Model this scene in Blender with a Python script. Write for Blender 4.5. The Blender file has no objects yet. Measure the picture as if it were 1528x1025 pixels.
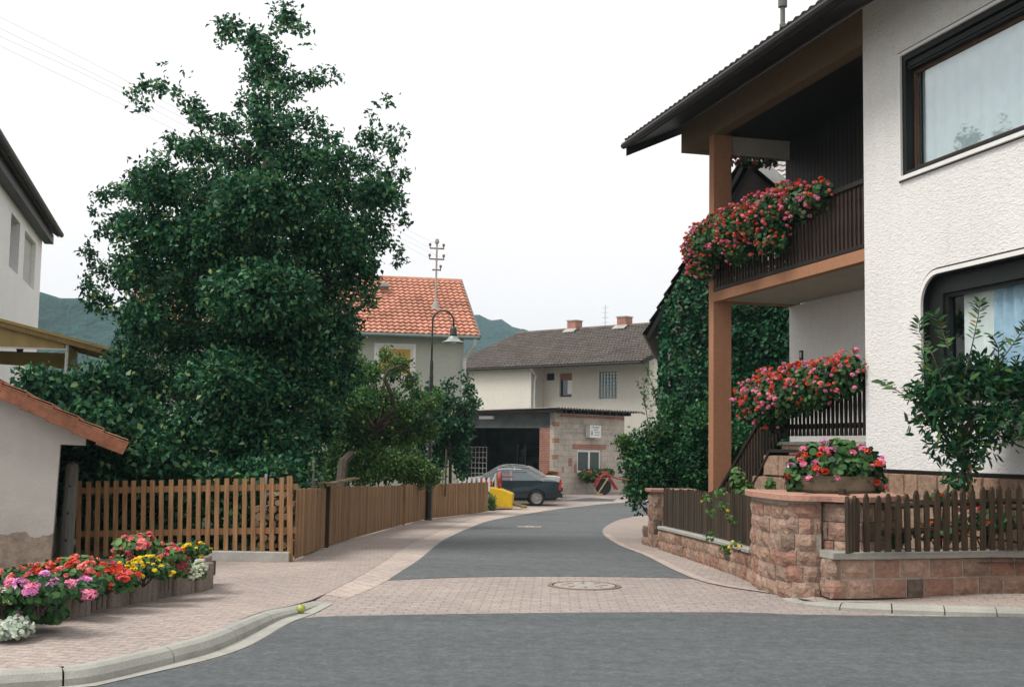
import bpy, bmesh, math, random
import numpy as np
from mathutils import Matrix, Vector, noise
R = math.radians
rnd = random.Random(7)
nr = np.random.RandomState(11)
S = bpy.context.scene
COL = S.collection

# ------------------------------------------------------------------ camera
F = 1800.0; PITCH = math.atan(153.5/F); ROLL = 0.0165; CZ = 1.6
CAMR = (Matrix.Rotation(math.pi/2+PITCH, 3, 'X') @ Matrix.Rotation(ROLL, 3, 'Z'))
cam = bpy.data.cameras.new('camera'); camo = bpy.data.objects.new('camera', cam); COL.objects.link(camo)
camo.location = (0, 0, CZ); camo.rotation_euler = CAMR.to_euler()
cam.sensor_width = 36; cam.lens = 36*F/1528; cam.clip_end = 5000; cam.clip_start = 0.1
S.camera = camo
def ray(px, py):
    return CAMR @ Vector(((px-764)/F, -(py-512.5)/F, -1))
def at(px, py, Y):
    """surveyed point: where the sight line through a photo pixel reaches distance Y"""
    d = ray(px, py); k = Y/d.y
    return Vector((d.x*k, Y, CZ+d.z*k))
KN = [(-50,.0),(0,.0),(13,.0),(16,-.03),(19,-.10),(22,-.18),(26,-.30),(30,-.41),(34,-.50),(38,-.57),(41,-.60),(46,-.60),(50,-.53),(54,-.45),(60,-.40),(90,-.4),(200,-.4),(3000,-.4)]
def zg(Y):
    for (a, za), (b, zb) in zip(KN, KN[1:]):
        if Y <= b:
            return za+(zb-za)*(Y-a)/(b-a)
    return KN[-1][1]
def G(px, py, up=0.0):
    d = ray(px, py); Y = 5.0
    while Y < 200:
        k = Y/d.y
        if CZ+d.z*k <= zg(Y)+up:
            break
        Y += 0.02
    k = Y/d.y
    return Vector((d.x*k, Y, zg(Y)+up))

# ------------------------------------------------------------------ objects
WM = {}
def tag(o, label=None, cat=None, group=None, kind=None):
    if label: o['label'] = label
    if cat: o['category'] = cat
    if group: o['group'] = group
    if kind: o['kind'] = kind
    return o
def thing(name, label, cat, loc=(0,0,0), rz=0.0, group=None):
    o = bpy.data.objects.new(name, None); COL.objects.link(o)
    o.empty_display_size = .2
    o.location = loc; o.rotation_euler = (0, 0, rz)
    WM[o] = Matrix.Translation(loc) @ Matrix.Rotation(rz, 4, 'Z')
    return tag(o, label, cat, group)
class MB:
    def __init__(s): s.v = []; s.f = []; s.smooth = False
    def add(s, vs, fs):
        b = len(s.v); s.v += [tuple(v) for v in vs]; s.f += [tuple(i+b for i in f) for f in fs]
    def box(s, x0, x1, y0, y1, z0, z1, M=None):
        vs = [Vector((x, y, z)) for z in (z0, z1) for y in (y0, y1) for x in (x0, x1)]
        if M is not None: vs = [M @ v for v in vs]
        s.add(vs, [(0,2,3,1),(4,5,7,6),(0,1,5,4),(2,6,7,3),(0,4,6,2),(1,3,7,5)])
    def cbox(s, c, size, rz=0, ry=0, rx=0):
        M = Matrix.Translation(c) @ Matrix.Rotation(rz,4,'Z') @ Matrix.Rotation(ry,4,'Y') @ Matrix.Rotation(rx,4,'X')
        a, b, d = size[0]/2, size[1]/2, size[2]/2
        s.box(-a, a, -b, b, -d, d, M)
    def bar(s, p, q, w, h, up=(0,0,1)):
        p = Vector(p); q = Vector(q); d = (q-p); L = d.length; d.normalize()
        up = Vector(up); sd = d.cross(up)
        if sd.length < 1e-4: sd = Vector((1,0,0))
        sd.normalize(); u = sd.cross(d)
        vs = [e + sd*(a*w/2) + u*(b*h/2) for e in (p, q) for b in (-1,1) for a in (-1,1)]
        s.add(vs, [(0,1,3,2),(4,6,7,5),(0,4,5,1),(2,3,7,6),(0,2,6,4),(1,5,7,3)])
    def prism(s, pts, vec):
        """closed polygon pts (3d) extruded by vec"""
        n = len(pts); vec = Vector(vec); a = [Vector(p) for p in pts]; b = [p+vec for p in a]
        s.add(a+b, [tuple(range(n))[::-1], tuple(range(n, 2*n))] + [(i, (i+1)%n, (i+1)%n+n, i+n) for i in range(n)])
    def quad(s, *p): s.add(p, [tuple(range(len(p)))])
    def tube(s, pts, r, n=8, caps=True):
        pts = [Vector(p) for p in pts]
        if not hasattr(r, '__len__'): r = [r]*len(pts)
        vs = []; N = len(pts); prev = None
        for i, p in enumerate(pts):
            d = (pts[min(i+1, N-1)]-pts[max(i-1, 0)])
            if d.length < 1e-9: d = Vector((0,0,1))
            d.normalize()
            a = prev if prev is not None else (Vector((1,0,0)) if abs(d.x) < .8 else Vector((0,1,0)))
            a = (a - d*a.dot(d)); a.normalize(); prev = a; b = d.cross(a)
            for k in range(n):
                t = 2*math.pi*k/n
                vs.append(p+(a*math.cos(t)+b*math.sin(t))*r[i])
        fs = [(i*n+k, i*n+(k+1)%n, (i+1)*n+(k+1)%n, (i+1)*n+k) for i in range(N-1) for k in range(n)]
        if caps: fs += [tuple(range(n))[::-1], tuple((N-1)*n+k for k in range(n))]
        s.add(vs, fs)
    def lathe(s, prof, c, n=20, M=None, cap=True):
        vs = []; c = Vector(c)
        for (r, z) in prof:
            for k in range(n):
                t = 2*math.pi*k/n
                v = Vector((r*math.cos(t), r*math.sin(t), z))
                if M is not None: v = M @ v
                vs.append(v+c)
        N = len(prof)
        fs = [(i*n+k, i*n+(k+1)%n, (i+1)*n+(k+1)%n, (i+1)*n+k) for i in range(N-1) for k in range(n)]
        if cap: fs += [tuple(range(n))[::-1], tuple((N-1)*n+k for k in range(n))]
        s.add(vs, fs)
    def wall(s, x0, x1, z0, z1, y0, y1, holes=(), M=None):
        """upright wall slab in local xz with rectangular holes (hx0,hx1,hz0,hz1)"""
        xs = sorted({x0, x1, *[h[0] for h in holes], *[h[1] for h in holes]}); xs = [x for x in xs if x0 <= x <= x1]
        for a, b in zip(xs, xs[1:]):
            m = (a+b)/2; hs = sorted([h for h in holes if h[0] < m < h[1]], key=lambda h: h[2]); z = z0
            for h in hs:
                if h[2] > z: s.box(a, b, y0, y1, z, h[2], M)
                z = h[3]
            if z1 > z: s.box(a, b, y0, y1, z, z1, M)
    def build(s, name, mat, parent=None, world=False, smooth=False, bevel=0.0):
        me = bpy.data.meshes.new(name)
        vs = s.v
        if parent is not None and world:
            Mi = WM[parent].inverted(); vs = [tuple(Mi @ Vector(v)) for v in vs]
        me.from_pydata(vs, [], s.f); me.update()
        return finish(name, me, mat, parent, smooth, bevel)
def finish(name, me, mat, parent=None, smooth=False, bevel=0.0):
    if mat is not None: me.materials.append(mat)
    bm = bmesh.new(); bm.from_mesh(me)
    bmesh.ops.recalc_face_normals(bm, faces=bm.faces)
    bm.to_mesh(me); bm.free()
    if smooth: me.polygons.foreach_set('use_smooth', [True]*len(me.polygons))
    o = bpy.data.objects.new(name, me); COL.objects.link(o)
    if parent is not None:
        o.parent = parent; WM[o] = WM[parent]
    else:
        WM[o] = Matrix.Identity(4)
    if bevel:
        m = o.modifiers.new('bevel', 'BEVEL'); m.width = bevel; m.segments = 2; m.limit_method = 'ANGLE'
    return o
def struct(o, **k): return tag(o, kind='structure', **k)

# ------------------------------------------------------------------ materials
MATS = {}
class NT:
    def __init__(s, name):
        s.m = bpy.data.materials.new(name); s.m.use_nodes = True; s.t = s.m.node_tree; s.n = s.t.nodes; s.l = s.t.links
        s.b = s.n['Principled BSDF']; s.out = s.n['Material Output']
        s.pos = s.n.new('ShaderNodeNewGeometry')
    def noise(s, scale, detail=4, rough=.55, vec=None, stretch=None, dist=0):
        n = s.n.new('ShaderNodeTexNoise'); n.inputs['Scale'].default_value = scale; n.inputs['Detail'].default_value = detail
        n.inputs['Roughness'].default_value = rough; n.inputs['Distortion'].default_value = dist
        v = vec or s.pos.outputs['Position']
        if stretch:
            mp = s.n.new('ShaderNodeMapping'); mp.inputs['Scale'].default_value = stretch
            s.l.new(v, mp.inputs['Vector']); v = mp.outputs['Vector']
        s.l.new(v, n.inputs['Vector']); return n.outputs['Fac']
    def ramp(s, fac, stops):
        r = s.n.new('ShaderNodeValToRGB'); e = r.color_ramp.elements
        while len(e) < len(stops): e.new(.5)
        for k, (p, c) in enumerate(stops):
            e[k].position = p; e[k].color = (*c, 1) if len(c) == 3 else c
        s.l.new(fac, r.inputs['Fac']); return r.outputs['Color']
    def mix(s, fac, a, b, mode='MIX'):
        m = s.n.new('ShaderNodeMix'); m.data_type = 'RGBA'; m.blend_type = mode
        for sock, v in ((m.inputs[0], fac), (m.inputs[6], a), (m.inputs[7], b)):
            if isinstance(v, (int, float)): sock.default_value = v
            elif isinstance(v, tuple): sock.default_value = (*v, 1) if len(v) == 3 else v
            else: s.l.new(v, sock)
        return m.outputs[2]
    def bump(s, h, strength=.5, dist=.01, prev=None):
        b = s.n.new('ShaderNodeBump'); b.inputs['Strength'].default_value = strength; b.inputs['Distance'].default_value = dist
        s.l.new(h, b.inputs['Height'])
        if prev is not None: s.l.new(prev, b.inputs['Normal'])
        return b.outputs['Normal']
    def island(s): return s.pos.outputs['Random Per Island']
    def setc(s, c):
        if isinstance(c, tuple): s.b.inputs['Base Color'].default_value = (*c, 1)
        else: s.l.new(c, s.b.inputs['Base Color'])
def sc(c, k): return tuple(min(1, x*k) for x in c)
def mat(name, c, rough=.7, var=.15, scale=3.0, bump=0.0, bscale=40.0, metal=0.0, island=0.0, fine=.0, stretch=None, bdist=.01, spec=.5):
    if name in MATS: return MATS[name]
    t = NT(name)
    col = t.ramp(t.noise(scale, 6, stretch=stretch), [(.3, sc(c, 1-var)), (.7, sc(c, 1+var))])
    if fine: col = t.mix(fine, col, t.ramp(t.noise(bscale*1.3, 2), [(.3, sc(c, .5)), (.7, sc(c, 1.5))]))
    if island: col = t.mix(1.0, col, t.ramp(t.island(), [(0, (1-island,)*3), (1, (1,)*3)]), 'MULTIPLY')
    t.setc(col); t.b.inputs['Roughness'].default_value = rough; t.b.inputs['Metallic'].default_value = metal
    t.b.inputs['Specular IOR Level'].default_value = spec
    if bump: t.l.new(t.bump(t.noise(bscale, 4, stretch=stretch), bump, bdist), t.b.inputs['Normal'])
    MATS[name] = t.m; return t.m
def leafmat(name, stops, trans=.25, rough=.5):
    t = NT(name)
    col = t.ramp(t.island(), stops)
    col = t.mix(.55, col, t.mix(1.0, col, t.ramp(t.noise(1.6, 3), [(.3, (.35,.42,.45)), (.7, (1.75,1.55,1.3))]), 'MULTIPLY'))  # random clump tint, also standing in for highlights and dark gaps
    t.setc(col); t.b.inputs['Roughness'].default_value = rough+.06; t.b.inputs['Specular IOR Level'].default_value = .24
    tr = t.n.new('ShaderNodeBsdfTranslucent'); t.l.new(col, tr.inputs['Color'])
    mx = t.n.new('ShaderNodeMixShader'); mx.inputs[0].default_value = trans
    t.l.new(t.b.outputs[0], mx.inputs[1]); t.l.new(tr.outputs[0], mx.inputs[2]); t.l.new(mx.outputs[0], t.out.inputs['Surface'])
    return t.m

def stucco(name, c, rough_bump=1.0, scale=9.0, stretch=(1,1,2.6), stains=.12, dist=.03):
    t = NT(name)
    big = t.noise(.7, 5); mid = t.noise(scale, 5, .6, stretch=stretch, dist=.6); fi = t.noise(scale*6, 3)
    col = t.ramp(big, [(.3, sc(c, 1-stains)), (.65, c)])
    col = t.mix(.5, col, t.ramp(mid, [(.35, sc(c, .80)), (.55, sc(c, 1.0))]))
    col = t.mix(1.0, col, t.ramp(t.noise(1.0, 5, .7, stretch=(5,5,.35)), [(.30, (.965,.96,.95)), (.5, (1,1,1))]), 'MULTIPLY')
    col = t.mix(t.ramp(t.noise(1.9, 6, .7), [(.58, (0,)*3), (.78, (.22,)*3)]), col, (c[0]*.72, c[1]*.69, c[2]*.63))
    t.setc(col); t.b.inputs['Roughness'].default_value = .9; t.b.inputs['Specular IOR Level'].default_value = .2
    n1 = t.bump(mid, rough_bump, dist); n2 = t.bump(fi, .35*rough_bump, dist*.25, n1)
    t.l.new(n2, t.b.inputs['Normal']); return t.m
def asphalt(name, c):
    t = NT(name)
    col = t.ramp(t.noise(.35, 5, .6), [(.3, sc(c, .80)), (.7, sc(c, 1.25))])
    col = t.mix(.45, col, t.ramp(t.noise(.9, 5, .65, stretch=(.35,1.6,1)), [(.40, sc(c, .78)), (.68, sc(c, 1.6))]))
    col = t.mix(.5, col, t.ramp(t.noise(26, 6, .85), [(.3, sc(c, .35)), (.7, sc(c, 1.75))]))
    col = t.mix(.6, col, t.mix(1.0, col, t.ramp(t.noise(7, 8, .9), [(.36, (.45,)*3), (.5, (1,)*3), (.66, (1.9,)*3)]), 'MULTIPLY'))
    col = t.mix(t.ramp(t.noise(.55, 7, .7, stretch=(.25,1,1)), [(.56, (0,)*3), (.66, (.35,)*3)]), col, sc(c, .62))
    col = t.mix(t.ramp(t.noise(3.3, 6, .75), [(.60, (0,)*3), (.72, (.4,)*3)]), col, sc(c, 1.7))
    vo = t.n.new('ShaderNodeTexVoronoi'); vo.inputs['Scale'].default_value = 3.1; t.l.new(t.pos.outputs['Position'], vo.inputs['Vector'])
    col = t.mix(t.ramp(vo.outputs['Distance'], [(.03, (.6,)*3), (.06, (0,)*3)]), col, sc(c, 2.3))
    t.setc(col); t.b.inputs['Roughness'].default_value = .85; t.b.inputs['Specular IOR Level'].default_value = .3
    t.l.new(t.bump(t.noise(160, 2), .5, .004), t.b.inputs['Normal']); return t.m
def pavers(name, c, c2, bw=.2, bh=.1, rot=0.0, mortar=.006, mcol=.55):
    t = NT(name)
    mp = t.n.new('ShaderNodeMapping'); mp.inputs['Rotation'].default_value = (0, 0, rot); t.l.new(t.pos.outputs['Position'], mp.inputs['Vector'])
    b = t.n.new('ShaderNodeTexBrick'); t.l.new(mp.outputs[0], b.inputs['Vector'])
    b.inputs['Scale'].default_value = 1; b.inputs['Brick Width'].default_value = bw; b.inputs['Row Height'].default_value = bh
    b.inputs['Mortar Size'].default_value = mortar; b.inputs['Mortar Smooth'].default_value = .3; b.inputs['Bias'].default_value = 0
    b.inputs['Color1'].default_value = (*c, 1); b.inputs['Color2'].default_value = (*c2, 1); b.inputs['Mortar'].default_value = (*sc(c, mcol), 1)
    col = t.mix(1.0, b.outputs['Color'], t.ramp(t.noise(.5, 6, .65), [(.3, (.84,.85,.87)), (.7, (1.1,1.08,1.05))]), 'MULTIPLY')
    col = t.mix(.5, col, t.mix(1.0, col, t.ramp(t.noise(45, 3, .7), [(.3, (.6,)*3), (.7, (1.35,)*3)]), 'MULTIPLY'))
    col = t.mix(t.ramp(t.noise(2.3, 6, .7), [(.58, (0,)*3), (.75, (.45,)*3)]), col, sc(c, .55))
    col = t.mix(.6, col, t.mix(1.0, col, t.ramp(t.noise(9, 7, .85), [(.35, (.62,)*3), (.65, (1.4,)*3)]), 'MULTIPLY'))
    t.setc(col); t.b.inputs['Roughness'].default_value = .9; t.b.inputs['Specular IOR Level'].default_value = .25
    n1 = t.bump(b.outputs['Fac'], .6, -.006); t.l.new(t.bump(t.noise(90, 3), .4, .003, n1), t.b.inputs['Normal']); return t.m
def stone(name, stops, bump=1.0, rough=.9):
    t = NT(name)
    col = t.ramp(t.island(), stops)
    col = t.mix(.6, col, t.mix(1.0, col, t.ramp(t.noise(9, 6, .7), [(.3, (.45,.43,.42)), (.72, (1.6,1.5,1.45))]), 'MULTIPLY'))
    t.setc(col); t.b.inputs['Roughness'].default_value = rough; t.b.inputs['Specular IOR Level'].default_value = .2
    n1 = t.bump(t.noise(11, 5, .6), bump, .05); t.l.new(t.bump(t.noise(60, 3), .6, .01, n1), t.b.inputs['Normal']); return t.m
def wood(name, c, scale=1.0, rough=.75, var=.35, isl=.35, axis='z'):
    t = NT(name); st = {'z': (14, 14, 1.2), 'x': (1.2, 14, 14), 'y': (14, 1.2, 14)}[axis]
    tc = t.n.new('ShaderNodeTexCoord')
    col = t.ramp(t.noise(2*scale, 5, .65, stretch=st), [(.3, sc(c, 1-var)), (.7, sc(c, 1+var*.6))])
    col = t.mix(1.0, col, t.ramp(t.island(), [(0, (1-isl,)*3), (1, (1.1,)*3)]), 'MULTIPLY')
    t.setc(col); t.b.inputs['Roughness'].default_value = rough; t.b.inputs['Specular IOR Level'].default_value = .3
    t.l.new(t.bump(t.noise(6*scale, 4, stretch=st), .4, .004), t.b.inputs['Normal']); return t.m
def glass(name, tint=(.02,.03,.035), fac=.35, see=True, rough=.02):
    t = NT(name)
    gl = t.n.new('ShaderNodeBsdfGlossy'); gl.inputs['Roughness'].default_value = rough; gl.inputs['Color'].default_value = (.85,.9,.92,1)
    fr = t.n.new('ShaderNodeFresnel'); fr.inputs['IOR'].default_value = 1.5
    ad = t.n.new('ShaderNodeMath'); ad.operation = 'MULTIPLY_ADD'; ad.inputs[1].default_value = 1.6; ad.inputs[2].default_value = fac; om = t.n.new('ShaderNodeMath'); om.operation = 'SUBTRACT'; om.inputs[0].default_value = 1; t.l.new(t.pos.outputs['Backfacing'], om.inputs[1]); mu = t.n.new('ShaderNodeMath'); mu.operation = 'MULTIPLY'; t.l.new(fr.outputs[0], mu.inputs[0]); t.l.new(om.outputs[0], mu.inputs[1]); t.l.new(mu.outputs[0], ad.inputs[0])
    mx = t.n.new('ShaderNodeMixShader'); t.l.new(ad.outputs[0], mx.inputs[0])
    if see:
        tr = t.n.new('ShaderNodeBsdfTransparent'); tr.inputs['Color'].default_value = (.94,.97,.97,1); t.l.new(tr.outputs[0], mx.inputs[1])
    else:
        t.b.inputs['Base Color'].default_value = (*tint, 1); t.l.new(t.b.outputs[0], mx.inputs[1])
    t.l.new(gl.outputs[0], mx.inputs[2]); t.l.new(mx.outputs[0], t.out.inputs['Surface'])
    return t.m
def paint(name, c, rough=.25, coat=.6, metal=0.0):
    t = NT(name); t.setc(t.ramp(t.noise(4, 4), [(.3, sc(c, .88)), (.7, sc(c, 1.08))]))
    t.b.inputs['Roughness'].default_value = rough; t.b.inputs['Coat Weight'].default_value = coat; t.b.inputs['Coat Roughness'].default_value = .08
    t.b.inputs['Metallic'].default_value = metal
    return t.m

M_asphalt = asphalt('asphalt', (.083,.091,.094)); M_asphalt2 = asphalt('asphalt_lane', (.098,.107,.108))
M_pave = pavers('pink_pavers', (.385,.322,.285), (.345,.29,.26), .2, .1, R(12))
M_band = pavers('grey_pink_pavers', (.36,.308,.278), (.31,.262,.24), .2, .13, R(2), .008, .62)
M_gutter = pavers('gutter_strip', (.46,.385,.34), (.42,.35,.31), .3, .16, R(60))
M_kerb = mat('concrete_kerb', (.31,.305,.27), .85, .2, 3, .3, 60, fine=.25)
M_conc = mat('weathered_concrete', (.36,.35,.32), .9, .3, 2.5, .4, 50, fine=.3)
M_grass = mat('grass_soil', (.055,.085,.03), .95, .5, 1.2, .8, 30, fine=.5)
M_soil = mat('dark_soil', (.055,.04,.03), .95, .4, 5, .8, 40, fine=.4)
M_stucco = stucco('rough_white_stucco', (.80,.79,.765), .95, 13, (1,1,2.8), .12, .017)
M_stucco2 = stucco('porch_stucco', (.62,.57,.49), .9)
M_orange = stucco('terracotta_render', (.37,.185,.105), .5, 14, (1,1,1), .2, .01)
M_soffit = mat('grey_soffit_paint', (.34,.31,.25), .85, .1, 2)
M_tan = stucco('tan_beam_paint', (.19,.135,.08), .4, 14, (1,1,1), .15, .01)
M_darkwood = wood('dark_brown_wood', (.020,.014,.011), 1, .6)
M_railwood = wood('brown_rail_wood', (.045,.024,.016), 1, .6)
M_verge = wood('very_dark_fascia', (.022,.018,.016), 1, .5)
M_fence = wood('honey_brown_wood', (.34,.185,.085), 1, .75, .45, .5)
M_fence2 = wood('weathered_tan_wood', (.35,.205,.10), 1, .8, .4, .4)
M_fence3 = wood('old_dark_fence_wood', (.062,.042,.025), 1, .85, .5, .55)
M_greywood = wood('silvery_old_wood', (.17,.17,.15), 1, .9)
M_white = mat('white_paint', (.78,.77,.74), .45, .05, 4)
M_black = mat('black_iron', (.018,.022,.022), .4, .2, 8)
M_steel = mat('galvanised_steel', (.42,.44,.44), .38, .15, 6, metal=.7)
M_zinc = mat('zinc_pipe', (.55,.56,.54), .4, .15, 3, metal=.3)
M_rub = mat('rubber', (.02,.02,.021), .8, .2, 8)
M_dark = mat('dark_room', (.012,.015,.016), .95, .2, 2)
M_glass = glass('window_glass', fac=.12); M_glassdark = glass('dark_window_glass', (.02,.035,.04), .0, False); M_glasslo = glass('clear_window_glass', fac=.0)
M_sand = stone('red_sandstone', [(0,(.25,.14,.105)), (.25,(.32,.20,.15)), (.5,(.25,.18,.14)), (.72,(.37,.26,.20)), (.90,(.27,.19,.14)), (.97,(.10,.085,.07)), (1,(.13,.10,.08))])
M_sandlite = stone('plinth_stone', [(0,(.30,.20,.14)), (.5,(.36,.25,.18)), (1,(.27,.19,.14))], .6)
M_cope = stucco('sandstone_coping', (.43,.24,.18), .8, 12, (1,1,1), .3)
M_mortar = mat('mortar', (.33,.29,.24), .95, .25, 5, .5, 40, fine=.3)
M_mortard = mat('dark_mortar', (.075,.065,.055), .95, .25, 5, .5, 40)
M_trunk = mat('bark', (.075,.058,.042), .95, .4, 6, 1.0, 18, stretch=(3,3,.6), bdist=.03)
# ------------------------------------------------------------------ foliage helpers
def quads_mesh(name, V, n, mat, parent, world=True, tri=4):
    """V: (n*tri,3) array of vertices, one polygon of tri corners each"""
    if parent is not None and world:
        Mi = np.array(WM[parent].inverted()); V = V @ Mi[:3,:3].T + Mi[:3,3]
    me = bpy.data.meshes.new(name)
    me.vertices.add(len(V)); me.vertices.foreach_set('co', V.astype(np.float32).ravel())
    me.loops.add(len(V)); me.loops.foreach_set('vertex_index', np.arange(len(V), dtype=np.int32))
    me.polygons.add(n); me.polygons.foreach_set('loop_start', np.arange(0, n*tri, tri, dtype=np.int32))
    me.update(calc_edges=True); me.validate()
    if mat: me.materials.append(mat)
    o = bpy.data.objects.new(name, me); COL.objects.link(o)
    if parent is not None: o.parent = parent; WM[o] = WM[parent]
    else: WM[o] = Matrix.Identity(4)
    return o
def unit(a): return a/np.maximum(np.linalg.norm(a, axis=1, keepdims=True), 1e-6)
def leaf_verts(P, D, Nn, L, W, fold=.25, hexa=False):
    """pointed leaves at P growing along D, facing Nn"""
    D = unit(D); Sd = unit(np.cross(D, Nn)); N2 = np.cross(Sd, D)
    L = L[:, None]; W = W[:, None]
    if hexa:
        pts = [P, P+D*L*.3+Sd*W*.5, P+D*L*.72+Sd*W*.42, P+D*L-N2*L*.12, P+D*L*.72-Sd*W*.42, P+D*L*.3-Sd*W*.5]
    else:
        pts = [P, P+D*L*.45+Sd*W*.5+N2*W*fold, P+D*L-N2*L*.1, P+D*L*.45-Sd*W*.5+N2*W*fold]
    return np.stack(pts, 1).reshape(-1, 3)
def ell_points(cl, ntw, shell=.55):
    """twig centres spread in ellipsoids (cx,cy,cz,rx,ry,rz), outward direction"""
    cl = np.array(cl, float); w = (cl[:,3]*cl[:,4]+cl[:,4]*cl[:,5]+cl[:,3]*cl[:,5]); w /= w.sum()
    idx = nr.choice(len(cl), ntw, p=w); c = cl[idx]
    d = unit(nr.normal(size=(ntw, 3))); r = nr.rand(ntw)**shell
    return c[:, :3]+d*r[:, None]*c[:, 3:], d
def crown(name, cl, ntw, per, L, W, mt, parent, spread=.12, up=.5, shell=.5, droop=-.2, hexa=False, zmin=None):
    T, d = ell_points(cl, ntw, shell)
    P = np.repeat(T, per, 0); dd = np.repeat(d, per, 0); n = len(P)
    P = P+nr.normal(size=(n, 3))*spread*.55
    D = unit(dd*.7+nr.normal(size=(n, 3))*.8+np.array([0, 0, droop]))
    Nn = unit(nr.normal(size=(n, 3))*.6+dd*.35+np.array([0, 0, up]))
    if zmin is not None: P[:, 2] = np.maximum(P[:, 2], zmin)
    s = .7+.6*nr.rand(n)
    return quads_mesh(name, leaf_verts(P, D, Nn, L*s, W*s, hexa=hexa), n, mt, parent, tri=6 if hexa else 4)
def limb(mb, a, b, r0, r1, wob=.12, n=7, seg=6):
    a = Vector(a); b = Vector(b); L = (b-a).length; pts = []; rs = []
    o1 = Vector((rnd.uniform(-1,1), rnd.uniform(-1,1), rnd.uniform(-.3,.6)))*wob*L
    for i in range(seg+1):
        t = i/seg; p = a.lerp(b, t)+o1*math.sin(math.pi*t)+Vector((rnd.uniform(-1,1), rnd.uniform(-1,1), 0))*.02*L*(0 < i < seg)
        pts.append(p); rs.append(r0+(r1-r0)*t)
    mb.tube(pts, rs, n); return pts
# umbel blossoms (pelargonium heads): shared meshes
def blossom_mesh(name, mt, r=.05, n=26):
    vs = []; d = unit(nr.normal(size=(n, 3))+np.array([0, 0, .5]))
    P = d*r*.6; out = []
    for k in range(n):
        a = nr.rand()*6.28; t = Vector(d[k]).orthogonal().normalized(); b = Vector(d[k]).cross(t)
        pr = r*(.38+.25*nr.rand())
        for j in range(5):
            an = a+j*6.283/5+nr.normal()*.1
            ax = t*math.cos(an)+b*math.sin(an); ay = t*math.cos(an+1.57)+b*math.sin(an+1.57)
            p0 = Vector(P[k]); up = Vector(d[k])*pr*.5
            vs += [p0, p0+ax*pr*.6+ay*pr*.42+up*.6, p0+ax*pr*1.05+up, p0+ax*pr*.6-ay*pr*.42+up*.6]
    V = np.array([tuple(v) for v in vs])
    o = quads_mesh(name, V, len(V)//4, mt, None, False); me = o.data
    bpy.data.objects.remove(o); return me
def petal(name, a, b):
    t = NT(name); t.setc(t.ramp(t.island(), [(0, a), (1, b)])); t.b.inputs['Roughness'].default_value = .55
    t.b.inputs['Specular IOR Level'].default_value = .2
    return t.m
M_red = petal('red_petals', (.60,.045,.025), (.84,.17,.08)); M_pink = petal('pink_petals', (.80,.20,.36), (.88,.38,.52))
M_rose = petal('rose_petals', (.62,.07,.12), (.80,.22,.24)); M_salmon = petal('salmon_petals', (.80,.20,.17), (.88,.38,.33))
M_mauve = petal('mauve_petals', (.72,.22,.52), (.82,.40,.68)); M_yellow = petal('yellow_petals', (.85,.58,.02), (.9,.72,.05))
M_whitep = petal('white_petals', (.62,.66,.50), (.85,.85,.72)); M_wine = petal('wine_petals', (.35,.02,.06), (.5,.06,.12))
BL = {k: blossom_mesh('blossom', m, 1.0) for k, m in dict(red=M_red, pink=M_pink, rose=M_rose, salmon=M_salmon, mauve=M_mauve, yellow=M_yellow, white=M_whitep, wine=M_wine).items()}
M_geran = leafmat('geranium_leaves', [(0,(.018,.055,.022)), (.5,(.035,.10,.035)), (1,(.075,.17,.05))], .15)
M_geranl = leafmat('bedding_leaves', [(0,(.04,.10,.03)), (.5,(.07,.16,.05)), (1,(.13,.24,.07))], .15)
def put_blossoms(parent, pts, cols, rad, squash=.7, limit=100):
    """pts world points; the 100 nearest to the street view as blossoms of their own, the rest as one mass"""
    order = sorted(range(len(pts)), key=lambda i: (Vector(pts[i])-Vector((0,0,CZ))).length)
    Mi = WM[parent].inverted(); rest = {}
    for q, i in enumerate(order):
        c = rnd.choice(cols); r = rad*rnd.uniform(.65, 1.2); p = Mi @ Vector(pts[i])
        M = Matrix.Translation(p) @ Matrix.Rotation(rnd.uniform(0,6.28), 4, 'Z') @ Matrix.Rotation(rnd.uniform(-.5,.5), 4, 'X') @ Matrix.Diagonal((r, r, r*squash, 1))
        if q < limit:
            o = bpy.data.objects.new('blossom', BL[c]); COL.objects.link(o); o.parent = parent; o.matrix_local = M
        else: rest.setdefault(c, []).append(M)
    if rest:
        me = bpy.data.meshes.new('blossom'); V = []; mi = []
        for k, (c, Ms) in enumerate(rest.items()):
            src = np.empty(len(BL[c].vertices)*3, np.float32); BL[c].vertices.foreach_get('co', src); src = src.reshape(-1, 3)
            for M in Ms:
                A = np.array(M); V.append(src @ A[:3,:3].T+A[:3,3]); mi += [k]*(len(src)//4)
            me.materials.append(BL[c].materials[0])
        V = np.concatenate(V); n = len(V)//4
        me.vertices.add(len(V)); me.vertices.foreach_set('co', V.astype(np.float32).ravel())
        me.loops.add(len(V)); me.loops.foreach_set('vertex_index', np.arange(len(V), dtype=np.int32))
        me.polygons.add(n); me.polygons.foreach_set('loop_start', np.arange(0, n*4, 4, dtype=np.int32))
        me.polygons.foreach_set('material_index', np.array(mi, np.int32)); me.update(calc_edges=True)
        o = bpy.data.objects.new('blossom', me); COL.objects.link(o); o.parent = parent; o['kind'] = 'stuff'
def round_leaves(name, P, D, r, mt, parent):
    """roundish scalloped leaves facing D"""
    n = len(P); D = unit(D); A = unit(np.cross(D, nr.normal(size=(n, 3)))); B = np.cross(D, A); out = []
    s = r*(.6+.7*nr.rand(n))[:, None]
    for k in range(7):
        a = 2*math.pi*(k+.15)/7.6; q = .25 if k % 2 else .05
        out.append(P+(A*math.cos(a)+B*math.sin(a))*s+D*s*q)
    return quads_mesh(name, np.stack(out, 1).reshape(-1, 3), n, mt, parent, tri=7)
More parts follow.
